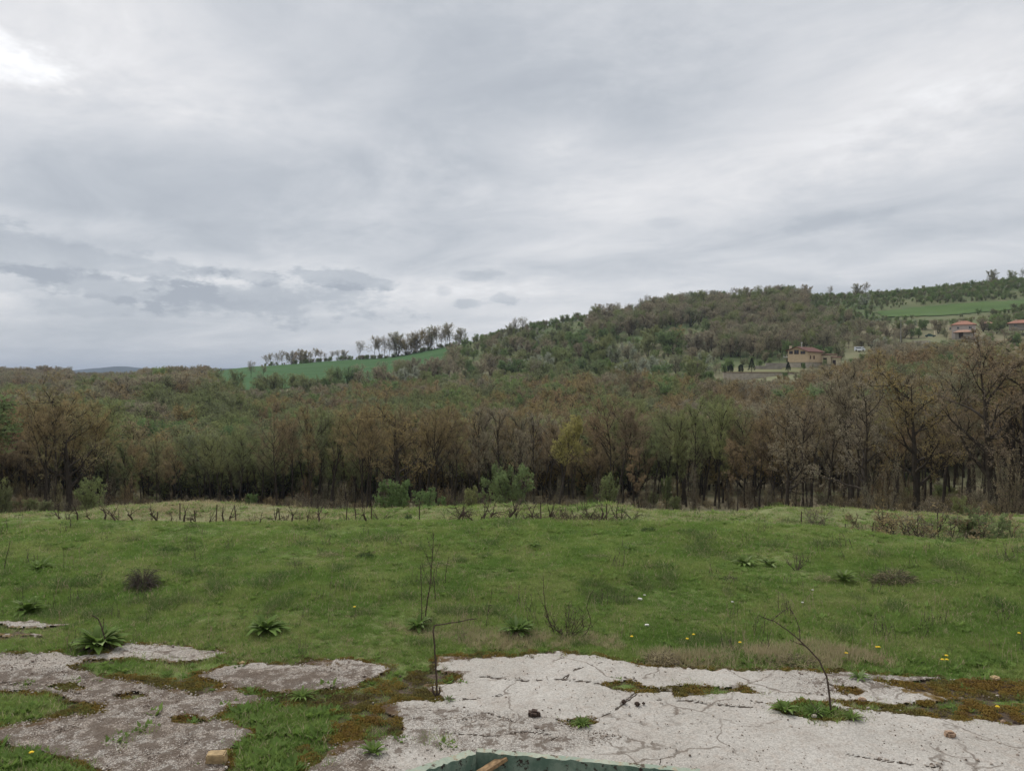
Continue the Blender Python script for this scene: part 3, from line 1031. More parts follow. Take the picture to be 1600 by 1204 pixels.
cand = []
y = 46.0
while y < 400:
    x = -y * .86 - 4
    sp = 4.0 if y < 125 else 5.0
    while x < y * .92 + 4:
        jx, jy = x + rg.uniform(-1.9, 1.9), y + rg.uniform(-1.9, 1.9)
        cand.append((jx, jy))
        x += sp
    y += sp
near, mid = [], []
for x, y in cand:
    px = x / y * FPX + 800
    fd = np.interp(px, FIRST_P, FIRST_D) + 3 * math.sin(px * .05)
    if y < fd:
        continue
    # where the valley wood stops
    lim = np.interp(px, [-500, 200, 340, 420, 600, 800, 1000, 1130, 1200, 1350, 1500, 1600, 2000], [390, 330, 300, 330, 330, 330, 290, 262, 258, 300, 250, 235, 235])
    if y > lim:
        continue
    if any((x - a) ** 2 + (y - b) ** 2 < 9 for a, b in taken):
        continue
    if -560 < px < 2000:
        (near if y < 150 and -90 < px < 1700 else mid).append((x, y, px))
near.sort(key=lambda q: q[1])
mid += near[290:]
near = near[:290]
C1P = [-100, 0, 60, 130, 165, 200, 300, 400, 450, 600, 700, 800, 870, 920, 950, 1050, 1130, 1245, 1262, 1290, 1325, 1352, 1372, 1400, 1450, 1490, 1530, 1560, 1600, 1700]
C1Y = [608, 610, 612, 612, 645, 690, 684, 668, 642, 630, 636, 634, 650, 650, 604, 602, 594, 594, 580, 572, 564, 555, 544, 538, 534, 531, 522, 512, 508, 500]
C2P = [-600, 0, 100, 200, 235, 300, 330, 345, 420, 500, 600, 690, 800, 900, 1000, 1060, 1130, 1245, 1262, 1290, 1325, 1352, 1372, 1400, 1450, 1490, 1530, 1560, 1600, 1700]
C2Y = [603, 603, 596, 578, 572, 572, 578, 610, 614, 604, 592, 588, 582, 575, 580, 588, 594, 594, 579, 571, 563, 554, 543, 537, 533, 530, 521, 511, 507, 500]


def cap_height(px, y, ht, near_row):
    """no tree of the valley wood grows above the canopy line of its row"""
    line = np.interp(px, C1P, C1Y) if near_row else np.interp(px, C2P, C2Y)
    x = (px - 800) / FPX * y
    jit = rg.uniform(-3, 10) if near_row else rg.uniform(-5, 26) * (y / 150 if y < 150 else 1) * (.35 if px > 1120 else 1)
    top = CAM_H + y * (HORIZON - line - jit) / FPX
    return max(2.5, min(ht, top - float(H(x, y))))


LABS = {'budding': ('brown-budded leafless oak in the front rows of the valley wood', 'budding oaks of the valley wood'),
        'grey': ('slim grey bare tree standing in the front rows of the valley wood', 'bare grey trees of the valley wood'),
        'green': ('olive-green tree just leafing out in the front of the valley wood', 'greening trees of the valley wood')}


def species(x, y, px):
    g = float(fbm(np.array([x / 22.]), np.array([y / 22.]), 90, 3)[0]) + rg.uniform(-.1, .1)
    if y > 112 and px < 1150:
        g += .09
    if y > 170:
        g += .03
    if 180 < px < 420:
        g += .06
    if px > 1180:
        g -= .04
    if g > (.23 if y < 120 else .17):
        return 'green'
    if y > 190 and px < 420 and g < .12:
        return 'grey'
    return 'grey' if g < -.09 else 'budding'


REG_P = [170, 430, 600, 760, 900, 1080, 1200, 1330, 1480]
REGIONS = ['left end of the wood', 'behind the tan bank', 'left of the zigzag oak', 'between zigzag oak and largest sapling', 'by the yellow-green tree', 'beyond the bramble patch',
           'left of the pale curling tree', 'by the pale curling tree', 'by the dark straight-trunked oak', 'near the thickest-trunked oak']
TREEWORD = {'budding': 'brown-budded oak', 'grey': 'grey bare tree', 'green': 'olive-green leafing tree'}
for n, (x, y, px) in enumerate(near):
    k = species(x, y, px)
    ht = float(np.interp(px, HT_P, HT_H)) * rg.uniform(.82, 1.1)
    if rg.random() < .16:
        ht *= .7
    ht = cap_height(px, y, ht, y < 118)
    lab, grp = LABS[k]
    reg = REGIONS[int(np.searchsorted(REG_P, px))]
    row = 'at the wood edge' if y < np.interp(px, FIRST_P, FIRST_D) + 9 else 'behind the edge trees'
    size = ' tall' if ht > 10.2 else ' small' if ht < 7.5 else ''
    lab = '%s %s, %s' % (size.strip() and size.strip() + ' ' + TREEWORD[k] or TREEWORD[k], row, reg)
    grp = lab
    place_tree(k, rg.randrange(9), (x, y, float(H(x, y))), ht, lab, group=grp, rng=rg)


def wood(name, label, pts, hts, keys, seed):
    """pts: list of (x, y); keys: far kind per point"""
    rng = np.random.default_rng(seed)
    order = [k for k in FARK]
    base, protos = {}, []
    for k in order:
        base[k] = len(protos)
        protos += [q[2] for q in FARK[k]]
    n = len(pts)
    P = np.array([(x, y, 0.0) for x, y in pts])
    P[:, 2] = H(P[:, 0], P[:, 1])
    pick = [int(rng.integers(len(FARK[k]))) for k in keys]
    idx = [base[k] + j for k, j in zip(keys, pick)]
    s = np.array([h / FARK[k][j][3] for h, k, j in zip(hts, keys, pick)])
    scl = np.stack([s * rng.uniform(.9, 1.25, n), s * rng.uniform(.9, 1.25, n), s], 1)
    return scatter(name, label, P, rots(rng, n, .03), scl, idx, protos)


P_, Hh, Kk = [], [], []
for x, y, px in mid:
    k = {'budding': 'brown', 'grey': 'grey', 'green': 'green'}[species(x, y, px)]
    q = sstep(y, 150, 215) * (1 if px < 1090 else 0) * (.25 if px < 345 else 1)
    if rg.random() < q * .24:
        k = 'green' if rg.random() < .62 else 'scrub'
    if rg.random() < .02:
        k = 'leaf'
    hb = np.interp(px, [-500, 0, 200, 300, 360, 500, 800, 1200, 1600], [11, 11, 11, 11, 10, 10, 11, 10.5, 12])
    P_.append((x, y))
    Hh.append(cap_height(px, y, hb * rg.uniform(.78, 1.15), y < 118))
    Kk.append(k)
wood('valley_wood', 'brown and olive leafless wood filling the valley behind the front trees', P_, Hh, Kk, 1)

# hillside: patchy scrub, hedges and groves, leaving the fields and gardens open
HOUSEPADS = [(1250, 300, 17), (1185, 288, 14), (1504, 352, 12), (1340, 330, 7), (1452, 352, 8), (1592, 350, 9), (1090, 400, 6), (1480, 345, 10)]


def blocked(x, y, z):
    sx, sy = x / y * FPX + 800, HORIZON - (z - CAM_H) / y * FPX
    for poly, dr in FIELDS:
        if dr[0] - 30 < y < dr[1] + 15 and float(sdf(np.array([sx]), np.array([sy]), poly)[0]) < 6:
            return True
    for hp, hd, rr_ in HOUSEPADS:
        if (x - (hp - 800) / FPX * hd) ** 2 + (y - hd) ** 2 < rr_ ** 2:
            return True
    # keep the view to the houses open, as it is
    if 1120 < sx < 1300 and 262 < y < 300:
        return True
    if 1318 < sx < 1360 and 240 < y < 330:
        return True
    if 1395 < sx < 1530 and 322 < y < 352:
        return True
    return False


P_, Hh, Kk = [], [], []
y = 236.0
while y < 600:
    x = -y * .45
    sp = 5.2 + (y - 236) * .004
    while x < y * .95:
        jx, jy = x + rg.uniform(-2.6, 2.6), y + rg.uniform(-2.6, 2.6)
        x += sp
        px = jx / jy * FPX + 800
        lim = np.interp(px, [340, 420, 600, 800, 1000, 1130, 1200, 1350, 1500, 1600, 2000], [300, 330, 330, 330, 290, 262, 258, 300, 250, 235, 235])
        if jy < lim or px < 335:
            continue
        z = float(H(jx, jy))
        if blocked(jx, jy, z):
            continue
        if px < 700 and jy > 395:
            continue
        f1 = float(fbm(np.array([jx / 34.]), np.array([jy / 34.]), 120, 3)[0])
        f2 = float(fbm(np.array([jx / 18.]), np.array([jy / 18.]), 130, 3)[0])
        sy = HORIZON - (z - CAM_H) / jy * FPX
        grove = 920 < px < 1260 and 440 < jy < 520 or 1120 < px < 1420 and 335 < jy < 430
        opening = 700 < px < 1000 and jy > 470 or f1 > .16 or px > 1240 and jy > 450 or 960 < px < 1140 and 400 < jy < 440
        dens = .92 if grove else (.42 if opening else .72)
        if rg.random() > dens + f1 * .5:
            continue
        ht = rg.uniform(5.5, 11.5)
        if grove:
            k, ht = ('grey' if rg.random() < .7 else 'green'), rg.uniform(7.5, 11.5)
        elif opening:
            k, ht = ('scrub' if rg.random() < .85 else 'grey'), rg.uniform(2, 4.2)
        else:
            k = 'grey' if f2 < -.07 else 'scrub' if f2 < .08 else 'green'
            if rg.random() < .10:
                k = 'leaf'
            elif rg.random() < .03:
                k = 'blossom'
            if k == 'scrub':
                ht = rg.uniform(3, 6.5)
        if 1330 < px < 1700 and 330 < jy < 470:
            lim_y = np.interp(px, [1330, 1370, 1480, 1540, 1600, 1700], [500, 501, 499, 493, 486, 480])
            room = CAM_H + jy * (HORIZON - lim_y) / FPX - z
            if room < 1.2:
                continue
            ht = min(ht, room)
        if 1110 < px < 1320 and jy < 335:
            ht = min(ht, 4.5)
        if 1300 < px < 1640 and jy < 400:
            ht = min(ht, 6.0)
        P_.append((jx, jy))
        Hh.append(ht)
        Kk.append(k)
    y += sp
wood('hillside_scrub', 'patchy scrub and leafless groves over the far hillside', P_, Hh, Kk, 2)

P_, Hh, Kk = [], [], []
for k in range(3600):
    right = k < 2600
    px = rg.uniform(1225, 1680) if right else rg.uniform(700, 1240)
    jy = rg.uniform(420, 575) if right else rg.uniform(455, 545)
    jx = (px - 800) / FPX * jy
    z = float(H(jx, jy))
    if blocked(jx, jy, z) or rg.random() > .75 + 1.6 * float(fbm(np.array([jx / 14.]), np.array([jy / 14.]), 140, 3)[0]):
        continue
    P_.append((jx, jy))
    Hh.append(rg.uniform(1.0, 3.4) * (1.5 if rg.random() < .08 else 1))
    Kk.append('scrub' if rg.random() < .78 else rg.choice(['green', 'leaf', 'grey', 'blossom']) if rg.random() < .6 else 'green')
wood('ridge_scrub', 'low green scrub covering the upper hillside and ridge', P_, Hh, Kk, 7)

# plateau wood far to the left
P_, Hh, Kk = [], [], []
y = 400.0
while y < 900:
    x = -y * .86
    while x < -y * .36:
        jx, jy = x + rg.uniform(-3, 3), y + rg.uniform(-3, 3)
        x += 7.0
        ppx = jx / jy * FPX + 800
        if ppx > 330 + 14 * math.sin(jy * .09) + rg.uniform(-6, 6):
            continue
        P_.append((jx, jy))
        Hh.append((rg.uniform(5, 8.5) + (2.5 if rg.random() < .12 else 0)) * (.55 if 112 < ppx < 216 else 1.0 if ppx < 290 else .75))
        Kk.append('grey' if rg.random() < .75 else 'brown')
    y += 7.0 if y < 600 else 9.0
wood('plateau_wood', 'distant dark leafless wood along the left skyline', P_, Hh, Kk, 3)

# undergrowth between the near trunks
P_, S_, I_ = [], [], []
for k in range(1900):
    y = 44 + rg.random() ** 1.3 * 90
    px = rg.uniform(-120, 1720)
    x = (px - 800) / FPX * y
    if y < np.interp(px, FIRST_P, FIRST_D) - 8:
        continue
    P_.append((x, y, float(H(x, y))))
    s = rg.uniform(.35, .9)
    S_.append((s, s, s * rg.uniform(.8, 1.3)) if rg.random() < .8 else (s * .9, s * .9, s * rg.uniform(1.8, 3.6)))
    f = float(fbm(np.array([x / 9.]), np.array([y / 9.]), 150, 2)[0])
    I_.append(0 if rg.random() < .5 else 1)
    if f > .16 and rg.random() < .6:
        I_[-1] = 2
UG = [join_pair('undergrowth_bush', *KINDS['twigbush'][0][:2]), join_pair('undergrowth_bush', *KINDS['twigbush'][1][:2])]
_t, _c = tree_meshes(79, 2.2, BUSH, 'budgreen', 4, .05, .12, .02, 'undergrowth_green')
UG.append(join_pair('undergrowth_green', _t, _c))
scatter('undergrowth', 'tangled brown undergrowth between the trunks of the wood', P_, rots(np.random.default_rng(4), len(P_), .05), S_, I_, UG)

# ------------------------------------------------------------------ trees that stand apart on the ridge and slope
RIDGE = [
    # px, depth, pixel height, kind, variant, label
    (392, 430, 27, 'far_grey', 0, 'rounded bare tree at the left end of the green field'),
    (411, 428, 21, 'far_grey', 1, 'darker bare tree paired with the rounded one at the field end'),
    (562, 545, 30, 'far_grey', 1, 'lone broad bare oak on the gap of the ridge tree line'),
    (806, 500, 32, 'far_grey', 0, 'cluster tree on the bare shoulder of the ridge'),
    (816, 503, 30, 'far_grey', 1, 'darkest tree at the right of the shoulder cluster'),
    (795, 500, 26, 'far_grey', 2, 'low spreading tree at the left of the shoulder cluster'),
    (703, 540, 37, 'far_grey', 1, 'tallest thin tree at the end of the ridge row'),
    (716, 540, 27, 'far_grey', 2, 'open round bare tree beside the tallest ridge tree'),
    (727, 540, 20, 'far_green', 0, 'dark ivy-clad tree closing the ridge row'),
    (1058, 530, 16, 'far_grey', 2, 'umbrella-shaped bare tree on the upper ridge'),
    (1078, 535, 17, 'far_grey', 0, 'small dark-stemmed tree beside the umbrella-shaped one'),
    (1022, 520, 17, 'far_brown', 2, 'blunt brown tree poking above the ridge hedge'),
    (1057, 500, 10, 'far_blossom', 0, 'white blossoming shrub just under the ridge hedge'),
    (1190, 545, 14, 'far_grey', 0, 'short bare tree before the ridge saddle'),
    (1227, 540, 20, 'far_brown', 2, 'spreading brown tree above the grove on the ridge'),
    (1297, 540, 19, 'far_grey', 0, 'dark round bare tree standing clear on the ridge'),
    (1325, 540, 10, 'far_grey', 1, 'tiny top-tufted tree between two ridge trees'),
    (1338, 540, 21, 'far_grey', 2, 'pale bare tree among the ridge trees above the grove'),
    (1352, 540, 23, 'far_grey', 0, 'tall bare tree, the highest above the light green field'),
    (1372, 540, 11, 'far_grey', 1, 'thin small tree right of the highest ridge tree'),
    (1550, 560, 22, 'far_grey', 2, 'hazy grey bush-like tree on the upper right ridge'),
    (1577, 560, 18, 'far_green', 1, 'olive tree second from the end of the right ridge'),
    (1596, 560, 20, 'far_green', 0, 'dark green tree closing the right ridge'),
    (1230, 325, 33, 'far_leaf', 0, 'fresh green leafy tree behind the yellow house'),
    (1140, 355, 30, 'far_leaf', 0, 'dark rounded green tree left of the yellow house'),
    (1102, 420, 24, 'far_leaf', 0, 'deep green tree high on the slope in open ground'),
    (1182, 318, 38, 'far_grey', 1, 'bare tree with long trunk above the terrace conifers'),
    (1307, 318, 24, 'far_green', 1, 'small olive garden tree right of the yellow house'),
    (1342, 372, 38, 'far_grey', 0, 'dark forked bare tree above the white van'),
    (1057, 390, 32, 'far_brown', 2, 'purple-brown fan-shaped tree on the middle slope'),
    (1086, 330, 30, 'far_grey', 2, 'bare spreading orchard tree on the grassy terrace'),
    (1115, 325, 28, 'far_grey', 0, 'second orchard tree of the grassy terrace, straighter'),
    (930, 380, 30, 'far_grey', 0, 'bare tree with dark bole among the blossoming shrubs'),
    (1352, 480, 20, 'far_blossom', 0, 'pale blossoming tree at the tip of the light green field'),
    (820, 262, 28, 'far_leaf', 0, 'bright yellowish-green crown above the middle of the wood'),
    (958, 372, 18, 'far_leaf', 0, 'vivid green bush in the middle of the slope'),
    (1020, 262, 40, 'far_green', 1, 'large olive-green dome at the top of the wood'),
    (623, 395, 30, 'far_grey', 2, 'wide bare tree cutting across the lower edge of the green field'),
    (648, 398, 28, 'far_grey', 0, 'bare tree leaning over the right part of the green field'),
    (710, 385, 48, 'far_grey', 1, 'tall dark bare tree at the right end of the green field'),
    (236, 700, 14, 'far_grey', 2, 'pale-limbed tree breaking the left skyline'),
    (269, 640, 12, 'far_grey', 0, 'small tree clump top on the left skyline'),
    (228, 160, 80, 'far_green', 1, 'light green leafing crown in the hollow of the left wood'),
]
for px, D, hpx, k, i, lab in RIDGE:
    p = at(px, D)
    place_tree(k, i, p, hpx * D / FPX, lab, rng=rg)
for n in range(34):   # row along the field top
    px = [416, 424, 433, 440, 447, 455, 462, 470, 477, 485, 492, 500, 508, 519, 528, 538, 585, 593, 601, 609, 616, 623, 630, 637, 643, 650, 657, 663, 669, 676, 683, 690, 696, 699][n]
    left = px < 545
    hp = (rg.uniform(17, 24) if left else rg.uniform(28, 38))
    if px > 500 and left:
        hp *= .8
    D = 545 + rg.uniform(-6, 10)
    place_tree('far_grey' if rg.random() < .8 else 'far_brown', rg.randrange(3), at(px, D), hp * D / FPX,
               'bare tree in the row above the green field, left of the lone oak' if left else 'tall bare tree in the close row above the green field',
               group='left part of the ridge row' if left else 'right part of the ridge row', rng=rg)

# hedge line below the ridge row
P_, Hh, Kk = [], [], []
for k in range(170):
    px = rg.uniform(405, 705)
    D = 540 + rg.uniform(-3, 12)
    P_.append(((px - 800) / FPX * D, D))
    Hh.append(rg.uniform(1.5, 3.6))
    Kk.append('scrub' if rg.random() < .6 else 'grey')
for k in range(420):
    px = rg.uniform(740, 1640)
    D = 530 + rg.uniform(-10, 22)
    P_.append(((px - 800) / FPX * D, D))
    Hh.append(rg.uniform(2, 5.5 if px < 1260 else 4.2))
    Kk.append(rg.choice(['scrub', 'scrub', 'green', 'grey']))
wood('hedgerow', 'low hedge of scrub along the ridge and field tops', P_, Hh, Kk, 6)

# ------------------------------------------------------------------ saplings and bushes at the meadow edge
for px, D, hpx, k, i, lab in [
    (806, 60, 730, 'leafbush', 0, 'largest bright green sapling beyond the middle of the meadow edge'),
    (613, 32, 752, 'leafbush', 1, 'pale green sapling behind the dark-stemmed little tree'),
    (661, 31, 767, 'leafbush', 0, 'small yellow-green sapling right of the dark-stemmed little tree'),
    (948, 60, 743, 'leafbush', 2, 'faint green sapling behind the bramble patch'),
    (735, 60, 762, 'leafbush', 2, 'thin olive sapling between the two brighter green ones'),
    (143, 42, 748, 'leafbush', 2, 'wide green bush before the left wood'),
    (392, 27.5, 772, 'leafbush', 1, 'little green bush on the dry bank'),
    (1500, 40, 776, 'leafbush', 2, 'green bush between the bank and the largest oak'),
    (1538, 21.2, 803, 'leafbush', 0, 'low yellow-green bush growing in the dip'),
]:
    p = at(px, D)
    e = place_tree(k, i, p, CAM_H + D * (HORIZON - hpx) / FPX - p.z, lab, cat='bush' if 'bush' in lab else 'sapling', name='bush' if 'bush' in lab else 'sapling', rng=rg)
    e.scale.x *= .72
    e.scale.y *= .72
for px, D, hpx, lab in [
    (1405, 21.4, 799, 'tangled grey-brown bramble at the start of the dip'), (1440, 21.8, 806, 'low dark bramble in the middle of the dip'),
    (1500, 21.2, 803, 'darkest bramble, at the deep end of the dip'), (1580, 22.0, 806, 'reddish dry bramble near the frame edge'),
    (1365, 22.6, 802, 'thin dry bramble on the bank before the dip'),
    (1280, 23.5, 793, 'wispy dry bramble on the grassy bank'),
]:
    p = at(px, D)
    e = place_tree('twigbush', rg.randrange(2), p, CAM_H + D * (HORIZON - hpx) / FPX - p.z, lab, cat='bramble', name='bramble', rng=rg)
    e.scale.x *= 1.7
    e.scale.y *= 1.5


# little tree with a dark stem
def small_tree():
    S = dict(BUSH, stems=1, lean=.1, trunk=.62, n=[12, 6, 4], t0=[.35, .2, .2], ang=[(30, 65), (25, 60), (20, 60)], lr=[.55, .5, .5], rmin=[.006, .004, .003])
    T_, C_ = tree_meshes(88, .8, S, 'leafdark', 6, .018, .04, .028, 'little')
    p = at(636, 22.6)
    e = empty('small_tree', p, 0, 1.05)
    for nm, me in (('trunk', T_), ('crown', C_)):
        o = bpy.data.objects.new(nm, me)
        COL.objects.link(o)
        o.parent = e
    tag(e, 'little round green tree with a crooked dark stem on the bank', 'tree')


small_tree()


# ------------------------------------------------------------------ old vine stumps, stakes and canes along the meadow edge
def vine_mesh(seed, arch):
    r = random.Random(seed)
    mb = MB()
    h = r.uniform(.22, .4)
    pts = [Vector((0, 0, -.08))]
    d = Vector((r.gauss(0, .25), r.gauss(0, .25), 1)).normalized()
    for i in range(5):
        d = (d + rvec(r) * .28).normalized()
        pts.append(pts[-1] + d * h / 4)
    mb.tube(pts, [.035, .03, .026, .03, .024, .028], 6)
    for k in range(r.randint(2, 5)):
        p = pts[-1 - r.randint(0, 1)].copy()
        d = Vector((r.uniform(-1, 1), r.uniform(-.4, .4), r.uniform(.5, 1.2))).normalized()
        q = [p]
        for i in range(6):
            d = (d + rvec(r) * .16 + Vector((0, 0, -.20 if arch else -.03))).normalized()
            q.append(q[-1] + d * r.uniform(.05, .10))
        mb.tube(q, [.012 - .0014 * i for i in range(7)], 4)
        for j in range(3):
            s = q[2 + j]
            mb.tube([s, s + rvec(r) * .07, s + rvec(r) * .12], [.006, .004, .002], 3)
    return mb.mesh('vine', [M['deadstalk']])


VM = [vine_mesh(300 + i, i % 2) for i in range(8)]
VX = [88, 104, 122, 140, 160, 178, 186, 205, 232, 246, 268, 282, 300, 310, 325, 346, 358, 402, 425, 445, 455, 466, 478, 495, 502, 576, 582, 694, 705, 712, 735, 742, 748, 755, 760,
      768, 776, 782, 790, 797, 806, 815, 826, 842, 850, 858, 866, 874, 882, 893, 900, 910, 920, 931, 940, 950, 962, 972, 985, 992]
for n, px in enumerate(VX):
    D = 21.2 + rg.uniform(-.5, 1.3)
    p = at(px + rg.uniform(-2, 2), D)
    o = bpy.data.objects.new('vine_stump', VM[rg.randrange(8)])
    COL.objects.link(o)
    o.location = p
    o.rotation_euler = (0, 0, rg.uniform(0, 6.28))
    s = rg.uniform(.55, 1.15) * (1.15 if 700 < px < 1000 else .95)
    o.scale = (s, s, s)
    if px < 560:
        tag(o, 'dead vine stump before the tan bank, left of the little tree', 'vine stump', 'vine stumps before the tan bank')
    else:
        tag(o, 'dead crooked vine stump of the crowded row at the meadow edge', 'vine stump', 'vine stumps in the crowded row')
for n, px in enumerate([242, 280, 305, 336, 368, 427, 437, 540, 556, 580, 655, 722, 800, 846, 948, 1253, 1322, 1362, 1443]):
    D = 21.6 + rg.uniform(0, 2.5)
    mb = MB()
    ln = Vector((rg.gauss(0, .05), rg.gauss(0, .05), 0))
    hh = rg.uniform(.45, .75)
    mb.tube([Vector((0, 0, -.1)), ln * .5 + Vector((0, 0, hh * .5)), ln + Vector((0, 0, hh))], [.02, .018, .015], 5)
    mb.tube([ln * .8 + Vector((0, 0, hh * .8)), ln + Vector((.05, 0, hh * .9)), ln + Vector((.08, .01, hh * .97))], [.005, .004, .003], 3)
    o = mb.build('wooden_stake', M['deadstalk'], loc=at(px, D))
    if px < 700:
        tag(o, 'thin leaning wooden stake by the tan bank', 'stake', 'stakes by the tan bank')
    else:
        tag(o, 'thin dark wooden stake along the row and the grassy bank', 'stake', 'stakes along the grassy bank')
# reddish bramble mass beyond the crowded row
br = random.Random(77)
for px, w, lab in [(850, 1.25, 'reddish-brown bramble mass at the start of the crowded stump row'), (890, 1.3, 'dense red-brown bramble in the middle of the stump row'),
                   (930, 1.35, 'tallest dark red bramble behind the stump row'), (965, 1.0, 'low bramble fading out at the end of the stump row'), (600, .8, 'flat patch of rusty bramble under the pale green sapling')]:
    mb = MB()
    for k in range(420):
        b = Vector((br.gauss(0, .34), br.gauss(0, .25), 0))
        d = Vector((br.gauss(0, .7), br.gauss(0, .5), 1)).normalized()
        L = br.uniform(.15, .5) * w
        m1 = b + d * L * .6
        m2 = m1 + Vector((d.x * L * .5, d.y * L * .5, L * br.uniform(-.15, .2)))
        mb.tube([b, m1, m2], [.005, .004, .0015], 3, cap=False)
    o = mb.build('bramble', [plain('bramble', (.085, .05, .04), .9, .3, 5)], loc=at(px, 22.0, .02), rz=0)
    o.scale = (w, 1, .8 if px > 700 else .4)
    tag(o, lab, 'bramble')


# ------------------------------------------------------------------ grass
def tuft(seed, n, h, spread, w, mats, lean=.45, dry=0.0):
    r = random.Random(seed)
    mb = MB()
    for k in range(n):
        a, rr_ = r.uniform(0, 6.283), spread * math.sqrt(r.random())
        b = Vector((math.cos(a) * rr_, math.sin(a) * rr_, -.015))
        hh = h * r.uniform(.5, 1.15)
        d = Vector((r.gauss(0, lean), r.gauss(0, lean), 1)).normalized()
        sd_ = Vector((math.cos(a + 1.3), math.sin(a + 1.3), 0)) * w * r.uniform(.7, 1.2)
        m1 = b + d * hh * .55
        tip = m1 + (d + Vector((d.x, d.y, -.25)) * .9).normalized() * hh * .5
        mi = 1 if r.random() < dry else 0
        mb.add([tuple(b - sd_), tuple(b + sd_), tuple(m1 + sd_ * .75), tuple(tip), tuple(m1 - sd_ * .75)], [(0, 1, 2, 4), (4, 2, 3)], mi)
    return mb.mesh('tuft', mats)


TUFTS = [tuft(400 + i, 34, .085, .13, .0042, [M['grass'], M['grassdry']], .5, .06) for i in range(3)]
TUFTS += [tuft(410 + i, 34, .08, .12, .004, [M['grass'], M['grassdry']], .6, .6) for i in range(2)]
TUFTS += [tuft(420 + i, 50, .15, .15, .0042, [M['grassdark'], M['grassdry']], .5, .12) for i in range(2)]
TUFTS += [tuft(430, 40, .035, .09, .004, [M['grass'], M['grassdry']], .8, .1)]
TUFTS += [tuft(431, 46, .12, .12, .0035, [M['grassdry'], M['grass']], .7, .12)]


def straw(seed, n, h, mat):
    r = random.Random(seed)
    mb = MB()
    for k in range(n):
        b = Vector((r.gauss(0, .05), r.gauss(0, .05), 0))
        d = Vector((r.gauss(0, .25), r.gauss(0, .25), 1)).normalized()
        hh = h * r.uniform(.5, 1.1)
        m1 = b + d * hh * .6
        tip = m1 + (d + rvec(r) * .35).normalized() * hh * .45
        mb.tube([b, m1, tip], [.003, .0024, .0018], 3, cap=False)
        for j in range(3):
            q = m1.lerp(tip, r.random())
            mb.card(q, rvec(r) * .012, rvec(r) * .007)
    return mb.mesh('straw', [mat])


def small_weed(seed):
    r = random.Random(seed)
    mb = MB()
    for k in range(26):
        az = r.uniform(0, 6.283)
        L = r.uniform(.03, .09)
        b = Vector((math.cos(az), math.sin(az), 0)) * r.uniform(0, .06)
        d = Vector((math.cos(az), math.sin(az), r.uniform(.2, 1.1))).normalized()
        c = b + d * L * .6
        mb.card(c, d * L * .5, d.cross(Vector((0, 0, 1))).normalized() * L * .28)
    return mb.mesh('weed', [M['dockleaf']])


TUFTS += [straw(440, 5, .30, M['grassdry']), straw(441, 7, .24, M['drytwig']), small_weed(442), small_weed(443)]


